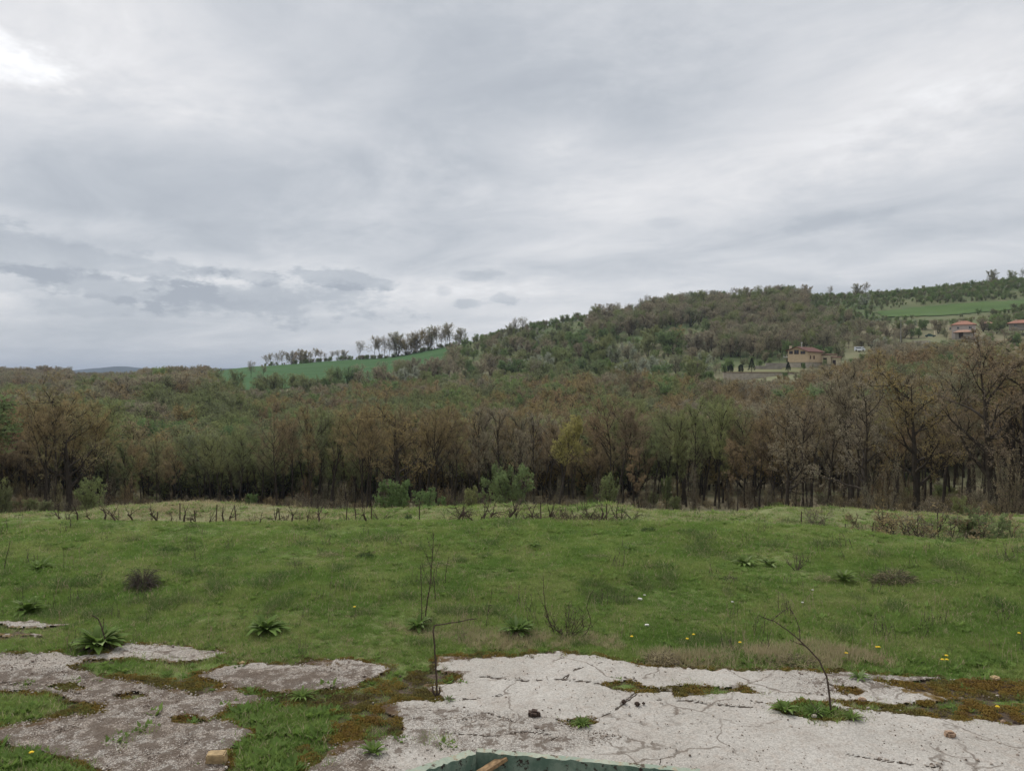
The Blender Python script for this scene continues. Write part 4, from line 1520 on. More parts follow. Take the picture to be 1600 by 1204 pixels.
def build_grass():
    rng = np.random.default_rng(12)
    n = 225000
    # density falls with distance
    D = 1 / rng.uniform(1 / 27.5, 1 / 7.0, n)
    a = rng.uniform(-1.2, 1.2, n)
    keep = rng.random(n) < np.clip((D / 15) ** 1.0, .45, 1)
    D, a = D[keep], a[keep]
    x, y = a * D, D
    pave, grass, moss, crack, rough = yard_masks(x, y)
    px, py = a * FPX + 800, HORIZON + CAM_H / D * FPX
    edn = np.interp(px, EDGE_P, EDGE_D)
    grass = np.where(D > edn + .3, .5, grass)
    fringe = (pave > -14) & (pave < 0) & (D < 14)
    grass = np.where(fringe & (fbm(x / .25, y / .25, 77, 3) > .02), .55, grass)
    grass = np.where((pave < 0) & (rough > .6) & (fbm(x / .35, y / .35, 78, 3) > .20), .5, grass)
    k = rng.random(len(x)) < grass
    x, y, D, px, py, moss = x[k], y[k], D[k], px[k], py[k], moss[k]
    z = H(x, y)
    f1 = fbm(x / 1.8, y / 1.8, 200, 4)
    f2 = fbm(x / .5, y / .8, 210, 3)
    f3 = fbm(x / 2.6, y / 1.4, 220, 3)
    m = len(x)
    u = rng.random(m)
    idx = rng.integers(0, 3, m)
    ed = np.interp(px, EDGE_P, EDGE_D)
    dryness = f1 * 1.6 + .22 + sstep(px, 900, 200) * .10 + .5 * sstep(D, ed, ed + 1) * np.interp(px, [0, 150, 500, 600, 1000, 1600], [.2, .6, .6, .2, .3, .2])
    bank = D > ed + .2
    idx = np.where(u < dryness * .55, rng.integers(3, 5, m), idx)
    idx = np.where(bank & (rng.random(m) < np.interp(px, [0, 150, 200, 420, 520, 600, 1000, 1300, 1600], [.2, .4, .75, .7, .3, .2, .3, .15, .35])), rng.choice([3, 4, 8], m), idx)
    tall = (f2 > .22) & (D > 11.2)
    idx = np.where(tall & (rng.random(m) < .38), rng.integers(5, 7, m), idx)
    strip = (py > 1004) & (py < 1058) & (px > 985) & (px < 1410)
    dn = sstep(sdf(px, py, [(1000, 1028), (1060, 1010), (1180, 1012), (1250, 1018), (1330, 1020), (1400, 1040), (1300, 1050), (1200, 1048), (1080, 1044), (1010, 1042)]) + f2 * 60, 14, -6)
    idx = np.where(rng.random(m) < dn * np.clip(.5 + fbm(x / .4, y / .4, 79, 3) * 2.2, .05, .85), 8, idx)
    dn2 = sstep(sdf(px, py, [(600, 975), (700, 990), (830, 995), (950, 1000), (960, 1010), (800, 1020), (640, 1000)]) + f2 * 60, 14, -6)
    idx = np.where(rng.random(m) < dn2 * .45, 8, idx)
    nearp = py > 1036
    idx = np.where(nearp & (rng.random(m) < .7), 7, idx)
    extra = rng.random(m)
    idx = np.where((extra < .0025) & (D > 10.5), 9, np.where((extra < .0045) & (D > 10.5), 10, np.where(extra > .975, 11, np.where(extra > .955, 12, idx))))
    s = rng.uniform(.7, 1.3, m) * (1 + f3 * 1.5)
    s = np.where(moss > .4, s * .6, s)
    grow_ = np.clip(D / 15, .85, 1.7)
    sx = s * grow_
    scatter('grass', 'rough green meadow grass with dry and darker tufts', np.stack([x, y, z], 1), rots(rng, m, .1), np.stack([sx, sx, s * np.where(tall, 1.0, 1.0)], 1), idx, TUFTS)
    # moss cushions
    mm = []
    for i in range(3):
        r = random.Random(500 + i)
        mb = MB()
        for k in range(60):
            a_, q = r.uniform(0, 6.28), .05 * math.sqrt(r.random())
            c = Vector((math.cos(a_) * q, math.sin(a_) * q, .016 * (1 - (q / .05) ** 2) + .002))
            u_ = rvec(r) * .006
            mb.card(c, u_, Vector((0, 0, 1)).cross(u_).normalized() * .004 + Vector((0, 0, .004)), 0)
        mm.append(mb.mesh('moss', [M['moss']]))
    n = 60000
    D = 1 / rng.uniform(1 / 11.5, 1 / 7.0, n)
    a = rng.uniform(-.75, .75, n)
    x, y = a * D, D
    pave, grass, moss, crack, rough = yard_masks(x, y)
    k = (rng.random(n) < np.maximum(moss * .62 * (fbm(x / .16, y / .16, 230, 3) > -.08), 0)) & (grass < 1.5)
    x, y = x[k], y[k]
    m = len(x)
    s = rng.uniform(.6, 1.5, m)
    scatter('moss', 'brown and ochre moss cushions on the broken paving', np.stack([x, y, H(x, y) + .012], 1), rots(rng, m, .1), np.stack([s, s, s], 1), rng.integers(0, 3, m), mm)
    # loose gravel
    gg = []
    for i, c in enumerate([(.36, .31, .26), (.27, .22, .18), (.44, .39, .34), (.12, .09, .07)]):
        r = random.Random(520 + i)
        mb = MB()
        vs = []
        for zz_, q in ((-.4, .7), (.1, 1.0), (.6, .55)):
            for k in range(6):
                a_ = k * 1.047 + r.uniform(-.25, .25)
                vs.append((math.cos(a_) * q * r.uniform(.7, 1.1), math.sin(a_) * q * r.uniform(.6, 1.0), zz_ * r.uniform(.6, .9)))
        fs = [(j * 6 + k, j * 6 + (k + 1) % 6, (j + 1) * 6 + (k + 1) % 6, (j + 1) * 6 + k) for j in range(2) for k in range(6)] + [(12, 13, 14, 15, 16, 17)]
        mb.add(vs, fs)
        gg.append(mb.mesh('gravel', [plain('gravel', c, .9, .2, 3)]))
    n = 150000
    D = 1 / rng.uniform(1 / 11.5, 1 / 7.0, n)
    a = rng.uniform(-.75, .75, n)
    x, y = a * D, D
    pave, grass, moss, crack, rough = yard_masks(x, y)
    cl = fbm(x / .5, y / .5, 240, 4) > -.04
    k = (pave < 6) & (rng.random(n) < (rough * .5 * cl + .02 + crack * .5)) & ((pave < 0) | (rng.random(n) < .3))
    x, y = x[k], y[k]
    m = len(x)
    s = rng.uniform(.005, .013, m) * (1 + (rng.random(m) < .06) * 1.0)
    gi_ = rng.choice([0, 0, 1, 1, 2, 3], m)
    scatter('gravel', 'loose gravel crumbled from the worn paving', np.stack([x, y, H(x, y) + .034], 1), rots(rng, m, .4), np.stack([s, s * .9, s], 1), gi_, gg)


build_grass()


# ------------------------------------------------------------------ foreground plants
def leaf(mb, r, base, az, L, W, rise, droop, m=0, fold=.35, wav=.12):
    n = 7
    d = Vector((math.cos(az), math.sin(az), 0))
    s = Vector((-math.sin(az), math.cos(az), 0))
    vs = []
    p = base.copy()
    el = rise
    for i in range(n):
        t = i / (n - 1)
        w = W * (math.sin(math.pi * min(1, t * .92 + .06)) ** .75) * (1 + wav * math.sin(i * 2.7 + az * 3))
        if i == n - 1:
            w = W * .05
        up = Vector((-d.x * math.sin(el), -d.y * math.sin(el), math.cos(el)))
        vs += [tuple(p + s * w + up * w * fold), tuple(p), tuple(p - s * w + up * w * fold)]
        el -= droop / n
        p = p + (d * math.cos(el) + Vector((0, 0, 1)) * math.sin(el)) * (L / n)
    fs = []
    for i in range(n - 1):
        fs += [(i * 3, i * 3 + 1, i * 3 + 4, i * 3 + 3), (i * 3 + 1, i * 3 + 2, i * 3 + 5, i * 3 + 4)]
    mb.add(vs, fs, m)


def dock(px, py, wpx, hpx, label, n=26, light=.2, name='dock_plant', brown=0, cat='plant', narrow=1.0):
    x, y = gpt(px, py)
    D = y
    r = random.Random(int(px * 7 + py))
    Rr = wpx * D / FPX / 2 * 1.05
    narrow = narrow * r.uniform(.65, 1.0)
    bend = r.uniform(.6, 1.25)
    Hh_ = hpx * D / FPX
    mb = MB()
    n = int(n * 1.7)
    for k in range(n):
        t = k / n
        az = k * 2.399 + r.uniform(-.3, .3)
        L = Rr * r.uniform(.75, 1.15) * (1 if t < .75 else .7)
        rise = R(r.uniform(30, 48)) if t < .35 else R(r.uniform(50, 80))
        L2 = L if t < .4 else max(Hh_ * r.uniform(.8, 1.15), L * .8)
        leaf(mb, r, Vector((math.cos(az) * .02, math.sin(az) * .02, 0)), az, L2, L2 * r.uniform(.09, .14) * narrow, rise, R(r.uniform(45, 95)) * bend, 1 if r.random() < light else 0)
    for k in range(brown):
        az = r.uniform(0, 6.28)
        leaf(mb, r, Vector((0, 0, .01)), az, Rr * r.uniform(.55, .85), Rr * .08, R(14), R(34), 2, .6, .3)
    z = float(H(x, y))
    o = mb.build(name, [M['dockleaf'], M['docklight'], M['drytwig']], smooth=True, loc=(x, y, z + .035))
    tag(o, label, cat)
    return o


dock(413, 990, 84, 34, 'dark green dock clump on the grass edge above the pale slab', 34, .12, brown=5)
dock(808, 997, 68, 32, 'fresh light green dock clump by the leafless twiggy bush', 30, .35, brown=2)
dock(150, 1016, 104, 44, 'largest leafy clump, rooted at the edge of the rubble with a dark stalk', 40, .2, brown=8)
dock(42, 958, 62, 28, 'yellow-tipped leafy clump on the grass near the sandy patch', 30, .2, brown=3)
dock(652, 986, 46, 28, 'spiky green clump at the foot of the tall dead stalks', 20, .25, brown=2)
dock(1320, 908, 58, 26, 'pale-ribbed spiky clump beside the dry grass mound', 30, .45, narrow=.7)
dock(1165, 882, 52, 16, 'low spreading leafy patch in the middle of the meadow', 26, .3)
dock(1202, 884, 44, 12, 'flat leafy patch touching the low spreading one', 20, .4)
dock(1413, 908, 34, 14, 'small leafy patch tucked against the dry grass mound', 16, .3)
dock(60, 892, 56, 18, 'grassy leaf clump in the meadow above the yellow-tipped clump', 26, .2, narrow=.7)
dock(834, 858, 30, 12, 'dark small leafy clump far out in the meadow', 16, .1)
dock(985, 863, 36, 14, 'dark leafy clump beside a brighter patch of far meadow', 18, .1)
dock(520, 836, 18, 6, 'tiny dark leaf clump, the farthest in the left meadow', 10, .1)
dock(1228, 1117, 52, 20, 'broad-leaved green weed sitting in the paving crack', 16, .2, brown=3)
dock(582, 1184, 52, 22, 'bright ragged weed alone on the slab above the green wall', 18, .35, brown=2)
dock(1346, 1066, 40, 22, 'light upright weed at the rim of the paving', 14, .5, narrow=.7)
dock(1275, 1122, 52, 18, 'small-leaved weed at the root of the arching dead stem', 30, .1, narrow=.5, brown=4)
dock(1335, 1130, 40, 12, 'dark flat weed at the end of the paving crack', 22, .05, narrow=.6, brown=3)
dock(700, 1100, 22, 8, 'tiny brown weed beside the standing broken stem', 10, .0, brown=6)
dock(910, 1139, 40, 12, 'round green cushion weed on the bare slab', 44, .1, narrow=.45, name='cushion_weed')
dock(470, 1096, 52, 18, 'bluish-green low weed on the mossy bed', 40, .05, narrow=.5)


def stalk(pts3, rads, sides=5, mb=None, knots=0, r=None, twigs=0, tl=.05):
    mb.tube(pts3, rads, sides)
    for k in range(twigs):
        i = r.randint(1, len(pts3) - 1)
        p = Vector(pts3[i - 1]).lerp(Vector(pts3[i]), r.random())
        d = Vector((r.uniform(-1, 1), r.uniform(-.5, .5), r.uniform(.2, 1))).normalized()
        l = tl * r.uniform(.5, 1.3)
        mb.tube([p, p + d * l * .5, p + (d + Vector((0, 0, .3))).normalized() * l], [.0035, .0028, .0012], 3)
    for k in range(knots):
        i = r.randint(1, len(pts3) - 1)
        p = Vector(pts3[i - 1]).lerp(Vector(pts3[i]), r.random())
        mb.tube([p + Vector((0, 0, -.008)), p + Vector((r.uniform(-.008, .008), 0, .0)), p + Vector((0, 0, .01))], [.002, .008, .002], 4)


def px_stem(base, line, w0, w1, label, name='dead_weed', mat='deadstalk', knots=0, twigs=0, tl=.06, extra=(), cat='dead weed', seed=1):
    """line: silhouette points in frame pixels of a stem rooted at base; it stands at the depth of its root, swaying a little in depth"""
    bx, by = gpt(*base)
    D = by
    r = random.Random(seed + int(base[0]))
    z0 = float(H(bx, by))
    k = D / FPX
    w0, w1 = w0 * 1.1, w1 * 1.3
    mb = MB()

    def conv(l):
        out, sway = [], 0.0
        for i, (px, py) in enumerate(l):
            sway += r.uniform(-.015, .02)
            out.append(Vector(((px - base[0]) * k, sway, (base[1] - py) * k)))
        return out
    L = conv(line)
    n = len(L)
    fine = []
    for i in range(n - 1):
        for j in range(3):
            q = L[i].lerp(L[i + 1], j / 3)
            if i + j:
                q += rvec(r) * .004
            fine.append(q)
    fine.append(L[-1])
    fine[0].z -= .03
    m = len(fine)
    stalk(fine, [w0 + (w1 - w0) * i / (m - 1) for i in range(m)], 5, mb, knots, r, twigs, tl)
    for e, a0, a1 in extra:
        E = conv(e)
        off = fine[min(range(m), key=lambda i: (fine[i] - E[0]).length)].y - E[0].y
        for q in E:
            q.y += off
        me_ = len(E)
        stalk(E, [a0 + (a1 - a0) * i / (me_ - 1) for i in range(me_)], 4, mb, knots // 3, r, twigs // 3, tl)
    o = mb.build(name, M[mat], loc=(bx, by, z0))
    tag(o, label, cat)
    return o


px_stem((682, 1092), [(682, 1092), (681, 1060), (679, 1020), (677, 988), (678, 978), (690, 976), (712, 972), (728, 969), (745, 967)], .012, .004, 'dark stem standing on the slab with one long sideways branch', knots=26, twigs=6, tl=.03,
        extra=[([(682, 1092), (676, 1082), (675, 1074)], .02, .010), ([(682, 1092), (687, 1082), (686, 1075)], .02, .008), ([(682, 1092), (692, 1094), (701, 1096)], .014, .006)])
px_stem((658, 985), [(658, 985), (658, 940), (657, 900), (656, 884)], .007, .003, 'straight thin dead stalk beside the spiky green clump', knots=8)
px_stem((664, 978), [(664, 978), (665, 955), (670, 925), (673, 900), (675, 870), (677, 850), (677, 833)], .011, .003, 'tallest dead stalk, much branched near its top', knots=20, twigs=14, tl=.10,
        extra=[([(674, 890), (667, 872), (660, 858)], .004, .0015), ([(675, 880), (683, 862), (688, 850)], .004, .0015), ([(676, 866), (670, 850), (667, 840)], .003, .0012), ([(671, 915), (662, 895), (659, 885)], .004, .0015), ([(670, 925), (680, 900), (684, 880)], .004, .0015),
               ([(664, 978), (674, 972), (668, 966)], .012, .006)])
px_stem((680, 942), [(680, 942), (679, 925), (677, 905), (678, 890)], .008, .003, 'short upright dead stalk behind the tallest branched one', knots=12)
px_stem((696, 916), [(696, 916), (696, 900), (698, 885), (701, 872)], .007, .003, 'dead stalk rooted in a brown tuft at the right of the stalk group', knots=6, twigs=8, tl=.05, extra=[([(696, 916), (690, 908)], .01, .004), ([(696, 916), (702, 910)], .01, .004)])
px_stem((759, 985), [(759, 985), (762, 960), (767, 940), (769, 920)], .004, .002, 'thin dry stem curving up near the light dock clump', knots=4, extra=[([(763, 985), (764, 960), (763, 948)], .003, .0015), ([(763, 948), (772, 949)], .004, .003)])
px_stem((748, 966), [(748, 966), (747, 955), (745, 944)], .003, .0015, 'short dry stem at the tip of the sideways branch')
px_stem((1302, 1120), [(1302, 1120), (1300, 1090), (1295, 1060), (1284, 1035), (1268, 1018), (1255, 1005), (1235, 988), (1215, 975), (1190, 966)], .012, .003, 'long arching dead stem bending left over the grass', knots=34, twigs=8, tl=.05,
        extra=[([(1254, 1003), (1253, 985), (1247, 968), (1238, 954)], .006, .002), ([(1212, 973), (1224, 963), (1238, 954)], .003, .002), ([(1262, 1012), (1250, 1008), (1240, 1004)], .005, .002), ([(1298, 1080), (1297, 1068)], .008, .004)])
px_stem((1284, 1128), [(1290, 1128), (1280, 1112), (1270, 1100), (1266, 1092)], .006, .002, 'short bent dry stem crossing the crack weed', mat='drytwig')
px_stem((158, 1018), [(162, 1018), (162, 1004), (158, 990), (154, 978), (148, 968), (140, 963)], .014, .005, 'dark hooked dead stalk rising from the largest leafy clump', knots=22, extra=[([(158, 985), (160, 975), (160, 966)], .004, .002)])
px_stem((3, 893), [(3, 893), (8, 875), (12, 860), (15, 846)], .008, .004, 'dark leaning stick at the far left of the meadow', name='stick', cat='stick')
px_stem((97, 892), [(97, 892), (97, 876), (96, 860)], .004, .002, 'thin upright stick behind the left leaf clump', name='stick', cat='stick')
px_stem((107, 830), [(107, 830), (109, 818), (105, 808), (112, 800)], .01, .004, 'dark forked stick before the first vine stumps', name='stick', cat='stick', twigs=6, tl=.12)
px_stem((1368, 884), [(1376, 887), (1370, 872), (1364, 860)], .004, .002, 'dry stem slanting out beside the dry grass mound', twigs=2)
px_stem((1033, 1204), [(1033, 1206), (1034, 1196), (1033, 1190)], .005, .002, 'little upright stem on the green painted rim', knots=3)


def twig_bush(px, py, wpx, hpx, label, n, seed, name='twiggy_bush', mat='deadstalk', th=.004):
    x, y = gpt(px, py)
    r = random.Random(seed)
    k = y / FPX
    mb = MB()
    for i in range(n):
        side = r.uniform(-1, 1)
        top = hpx * k * r.uniform(.5, 1.0) * (1 - .35 * abs(side))
        p0 = Vector((side * wpx * k * .08, r.uniform(-.03, .03), -.02))
        p3 = Vector((side * wpx * k * .5, r.uniform(-.3, .3) * wpx * k * .6, top))
        pts = []
        for j in range(8):
            t = j / 7
            q = p0.lerp(p3, t)
            q.z = top * (t ** .8)
            q.x += side * wpx * k * .12 * math.sin(t * 3.14) + r.gauss(0, .008)
            q.y += r.gauss(0, .01)
            pts.append(q)
        stalk(pts, [th * (1.2 - t / 8) for t in range(8)], 4, mb, 2, r, 7, wpx * k * .14)
    o = mb.build(name, M[mat], loc=(x, y, float(H(x, y))))
    tag(o, label, 'bush')
    return o


twig_bush(888, 998, 86, 62, 'leafless twiggy bush right of the light dock clump', 17, 11)
px_stem((868, 996), [(868, 996), (858, 975), (853, 955), (850, 930), (849, 904)], .008, .003, 'tallest bare shoot at the left of the twiggy bush', twigs=8, tl=.08, extra=[([(854, 960), (845, 940), (840, 925)], .004, .002), ([(851, 930), (856, 915), (861, 900)], .003, .0015)], cat='dead weed')
px_stem((905, 1000), [(905, 1000), (918, 990), (924, 975), (921, 962), (917, 952), (924, 930), (928, 924)], .006, .002, 'hooked bare shoot at the right of the twiggy bush', twigs=6, tl=.06)
twig_bush(1246, 893, 42, 36, 'small fan-shaped leafless bush in the open meadow', 14, 12, mat='drytwig', th=.0045)
twig_bush(395, 806, 30, 20, 'small fan of dry twigs on the tan bank', 10, 13, mat='drytwig')


def heap(px, py, wpx, hpx, label, mats, n, seed, name, cat, lean=.5, thick=.003):
    """a mound of matted stems: many thin curved blades over a dome"""
    x, y = gpt(px, py)
    r = random.Random(seed)
    k = y / FPX
    a, h = wpx * k / 2, hpx * k
    mb = MB()
    for i in range(n):
        q, az = math.sqrt(r.random()), r.uniform(0, 6.283)
        b = Vector((math.cos(az) * q * a * .9, math.sin(az) * q * a * .6, h * .75 * (1 - q * q) * r.uniform(.2, 1)))
        d = Vector((math.cos(az) * .7 + r.gauss(0, lean), math.sin(az) * .7 + r.gauss(0, lean), r.uniform(-.3, 1.0))).normalized()
        L = h * r.uniform(.3, .8)
        s = rvec(r) * thick
        m1, tip = b + d * L * .6, b + d * L + Vector((0, 0, -.3 * L))
        mb.add([tuple(b - s), tuple(b + s), tuple(m1 + s), tuple(tip), tuple(m1 - s)], [(0, 1, 2, 4), (4, 2, 3)], r.randrange(len(mats)))
    o = mb.build(name, mats, loc=(x, y, float(H(x, y))))
    tag(o, label, cat)


heap(1400, 910, 66, 30, 'rounded mound of matted dry grass in the right meadow', [M['grassdry'], M['drytwig'], M['drytwig'], M['grassdark']], 1500, 5, 'grass_mound', 'mound')
heap(221, 922, 28, 42, 'dark upright clump of dead weeds in the left meadow', [M['drytwig'], M['deadstalk'], M['bark_pale']], 900, 6, 'dead_weed_clump', 'dead weeds', .25)
heap(570, 872, 34, 11, 'darkest rounded tussock in the left half of the meadow', [M['grassdark'], M['conifer'], M['grassdark']], 700, 7, 'grass_tussock', 'tussock')
heap(512, 872, 40, 11, 'brownish tussock left of the darkest one', [M['grassdark'], M['grassdry']], 600, 8, 'grass_tussock', 'tussock')
heap(262, 862, 40, 12, 'dark green tussock above the dead weed clump', [M['grassdark'], M['conifer'], M['grassdark']], 600, 9, 'grass_tussock', 'tussock')
heap(683, 888, 50, 13, 'wide dull tussock behind the dead stalks', [M['grassdark'], M['grassdark'], M['grassdry']], 700, 10, 'grass_tussock', 'tussock')
heap(935, 878, 52, 12, 'long brownish-green tussock in the middle meadow', [M['grassdark'], M['grassdry'], M['grassdark']], 700, 12, 'grass_tussock', 'tussock')
heap(1030, 894, 46, 12, 'grey-green tussock lower in the middle meadow', [M['grassdark'], M['grassdark'], M['grassdry']], 600, 13, 'grass_tussock', 'tussock')
heap(1290, 908, 30, 12, 'dull tussock between the fan bush and the spiky clump', [M['grassdark'], M['grassdry']], 400, 14, 'grass_tussock', 'tussock')
heap(1140, 910, 34, 10, 'small reddish tussock under the low leafy patch', [M['grassdark'], M['drytwig']], 400, 15, 'grass_tussock', 'tussock')
heap(1015, 831, 26, 8, 'small dark tussock near the far meadow edge', [M['grassdark'], M['conifer']], 400, 16, 'grass_tussock', 'tussock')
heap(1480, 915, 62, 12, 'wide olive tussock right of the dry mound', [M['grassdark'], M['grassdark'], M['grassdry']], 800, 17, 'grass_tussock', 'tussock')
heap(1245, 1040, 90, 16, 'matted tan grass heap along the paving edge', [M['grassdry'], M['drytwig'], M['grassdry']], 1300, 18, 'dry_grass_heap', 'dry grass')
heap(1035, 1036, 56, 22, 'pale dry grass heap at the corner of the slab', [M['grassdry'], M['grassdry'], M['drytwig']], 1100, 19, 'dry_grass_heap', 'dry grass')


# ------------------------------------------------------------------ stones and rubbish
def stone(px, py, wpx, hpx, label, mat, seed, name='stone', boxy=.3, depth=.8, cat='stone', zoff=.0):
    import bmesh
    x, y = gpt(px, py)
    k = y / FPX
    r = random.Random(seed)
    bm = bmesh.new()
    bmesh.ops.create_cube(bm, size=1.0)
    bmesh.ops.bevel(bm, geom=bm.edges[:], offset=.06 + .22 * (1 - boxy), segments=2, affect='EDGES')
    for v in bm.verts:
        n = Vector((r.uniform(-1, 1), r.uniform(-1, 1), r.uniform(-1, 1))) * .05 * (1.4 - boxy)
        v.co = v.co + n
        v.co.x *= 1 - .12 * (v.co.z + .5)
    me = bpy.data.meshes.new(name)
    bm.to_mesh(me)
    bm.free()
    me.materials.append(mat)
    o = bpy.data.objects.new(name, me)
    COL.objects.link(o)
    w, h = wpx * k, hpx * k
    o.scale = (w, w * depth, h)
    o.location = (x, y + w * depth * .3, float(H(x, y)) + h * .42 + zoff)
    o.rotation_euler = (r.uniform(-.08, .08), r.uniform(-.08, .08), r.uniform(-.5, .5))
    tag(o, label, cat)
    return o


SM = dict(yellow=plain('sandstone', (.36, .26, .14), .9, .3, 3), dark=plain('clod', (.065, .045, .035), .95, .4, 5), tan=plain('tanstone', (.32, .22, .15), .9, .4, 2), white=plain('litter', (.62, .60, .54), .8, .1, 3),
          petal=plain('petal', (.72, .50, .02), .7, .1, 3), pale=plain('palestone', (.50, .45, .36), .9, .15, 3))
stone(333, 1202, 32, 17, 'broken yellowish brick lying on the rubble', SM['yellow'], 1, 'brick', .95, .55, 'brick', .03)
stone(835, 1128, 20, 11, 'round dark clod on the bare slab', SM['dark'], 2, 'clod', .1, .8, 'clod', .03)
stone(1491, 1160, 16, 10, 'two-tone stone alone on the right slab', SM['tan'], 3, zoff=.03)
stone(1561, 1067, 15, 5, 'flat tan slab stone at the paving rim', SM['yellow'], 4, zoff=.03)
stone(376, 1042, 12, 5, 'small yellow stone at the tip of the pale slab', SM['yellow'], 5)
stone(1352, 1102, 12, 5, 'thin grey stone chip by the right crack', SM['tan'], 6, zoff=.03)
stone(336, 1122, 8, 4, 'small orange stone left of the mossy bed', SM['tan'], 7)
stone(976, 1106, 8, 7, 'dark clod at the crack junction, leftmost of three', SM['dark'], 8, 'clod', .1, cat='clod', zoff=.03)
stone(997, 1109, 9, 6, 'dark clod at the crack junction, middle of three', SM['dark'], 9, 'clod', .1, cat='clod', zoff=.03)
stone(1007, 1107, 5, 4, 'tiny dark clod at the crack junction, rightmost of three', SM['dark'], 10, 'clod', .1, cat='clod', zoff=.03)
stone(1592, 1138, 7, 4, 'dark pebble by the ochre moss at the frame edge', SM['dark'], 11, 'clod', .1, cat='clod', zoff=.03)
stone(1573, 1136, 7, 4, 'small orange pebble by the ochre moss', SM['tan'], 12, zoff=.03)
stone(1276, 1128, 8, 5, 'pale pebble under the crack weed', SM['pale'], 14, zoff=.03)
stone(624, 1062, 5, 3, 'small dark red stone at the tip of the second slab', SM['dark'], 15, zoff=.02)
stone(568, 1064, 7, 4, 'small black clod at the end of the second slab', SM['dark'], 16, 'clod', .1, cat='clod', zoff=.02)
for px, py, w, lab in [(1001, 940, 9, 'white scrap lying in the middle meadow'), (1012, 984, 9, 'pale scrap nearer the twiggy bush'), (1256, 947, 6, 'small white scrap under the open right meadow'),
                       (1272, 926, 5, 'tiny pale scrap above the small white one'), (1008, 933, 5, 'tiny pale scrap right behind the white one'), (1146, 943, 5, 'yellowish pale scrap between the two white ones')]:
    stone(px, py, w * .75, w * .25, lab, SM['white'], int(px), 'paper_scrap', .9, .6, 'litter', .05)


def dandelion(px, py, label, group=None):
    x, y = gpt(px, py)
    e = empty('dandelion', (x, y, float(H(x, y))))
    mb = MB()
    mb.tube([(0, 0, 0), (.004, 0, .05), (0, 0, .10)], [.003, .0025, .002], 4)
    mb.build('stem', M['dockleaf'], e)
    mb = MB()
    r = random.Random(int(px))
    for k in range(22):
        a = k * .2856 * (1 + .01 * r.random())
        for rr_, zz_ in ((.026, .002), (.018, .010)):
            c = Vector((math.cos(a) * rr_ * .5, math.sin(a) * rr_ * .5, .10 + zz_))
            mb.card(c, Vector((math.cos(a), math.sin(a), .15)) * rr_ * .6, Vector((-math.sin(a), math.cos(a), 0)) * .004)
    mb.build('flower_head', SM['petal'], e)
    tag(e, label, 'dandelion', group)


for px, py, lab in [(988, 1005, 'dandelion behind the pale dry grass heap'), (1075, 1009, 'dandelion above the dry grass strip, left of three spaced ones'), (1085, 1001, 'dandelion set back above the dry grass strip'),
                    (1158, 1016, 'dandelion above the middle of the dry grass strip'), (1325, 1034, 'dandelion right of the arching dead stem'), (1376, 1024, 'dandelion lying low beside the arching stem'),
                    (1372, 1024, 'dandelion touching the low one'), (1482, 1036, 'uppermost dandelion of the close cluster'), (1476, 1042, 'left dandelion of the close cluster'), (1483, 1042, 'lowest dandelion of the close cluster'),
                    (1563, 1120, 'dandelion in the ochre moss bed'), (44, 1194, 'dandelion in the corner grass by the rubble'), (553, 958, 'yellow flower deep in the left meadow'), (1596, 1002, 'yellow flower at the frame edge')]:
    dandelion(px, py, lab)


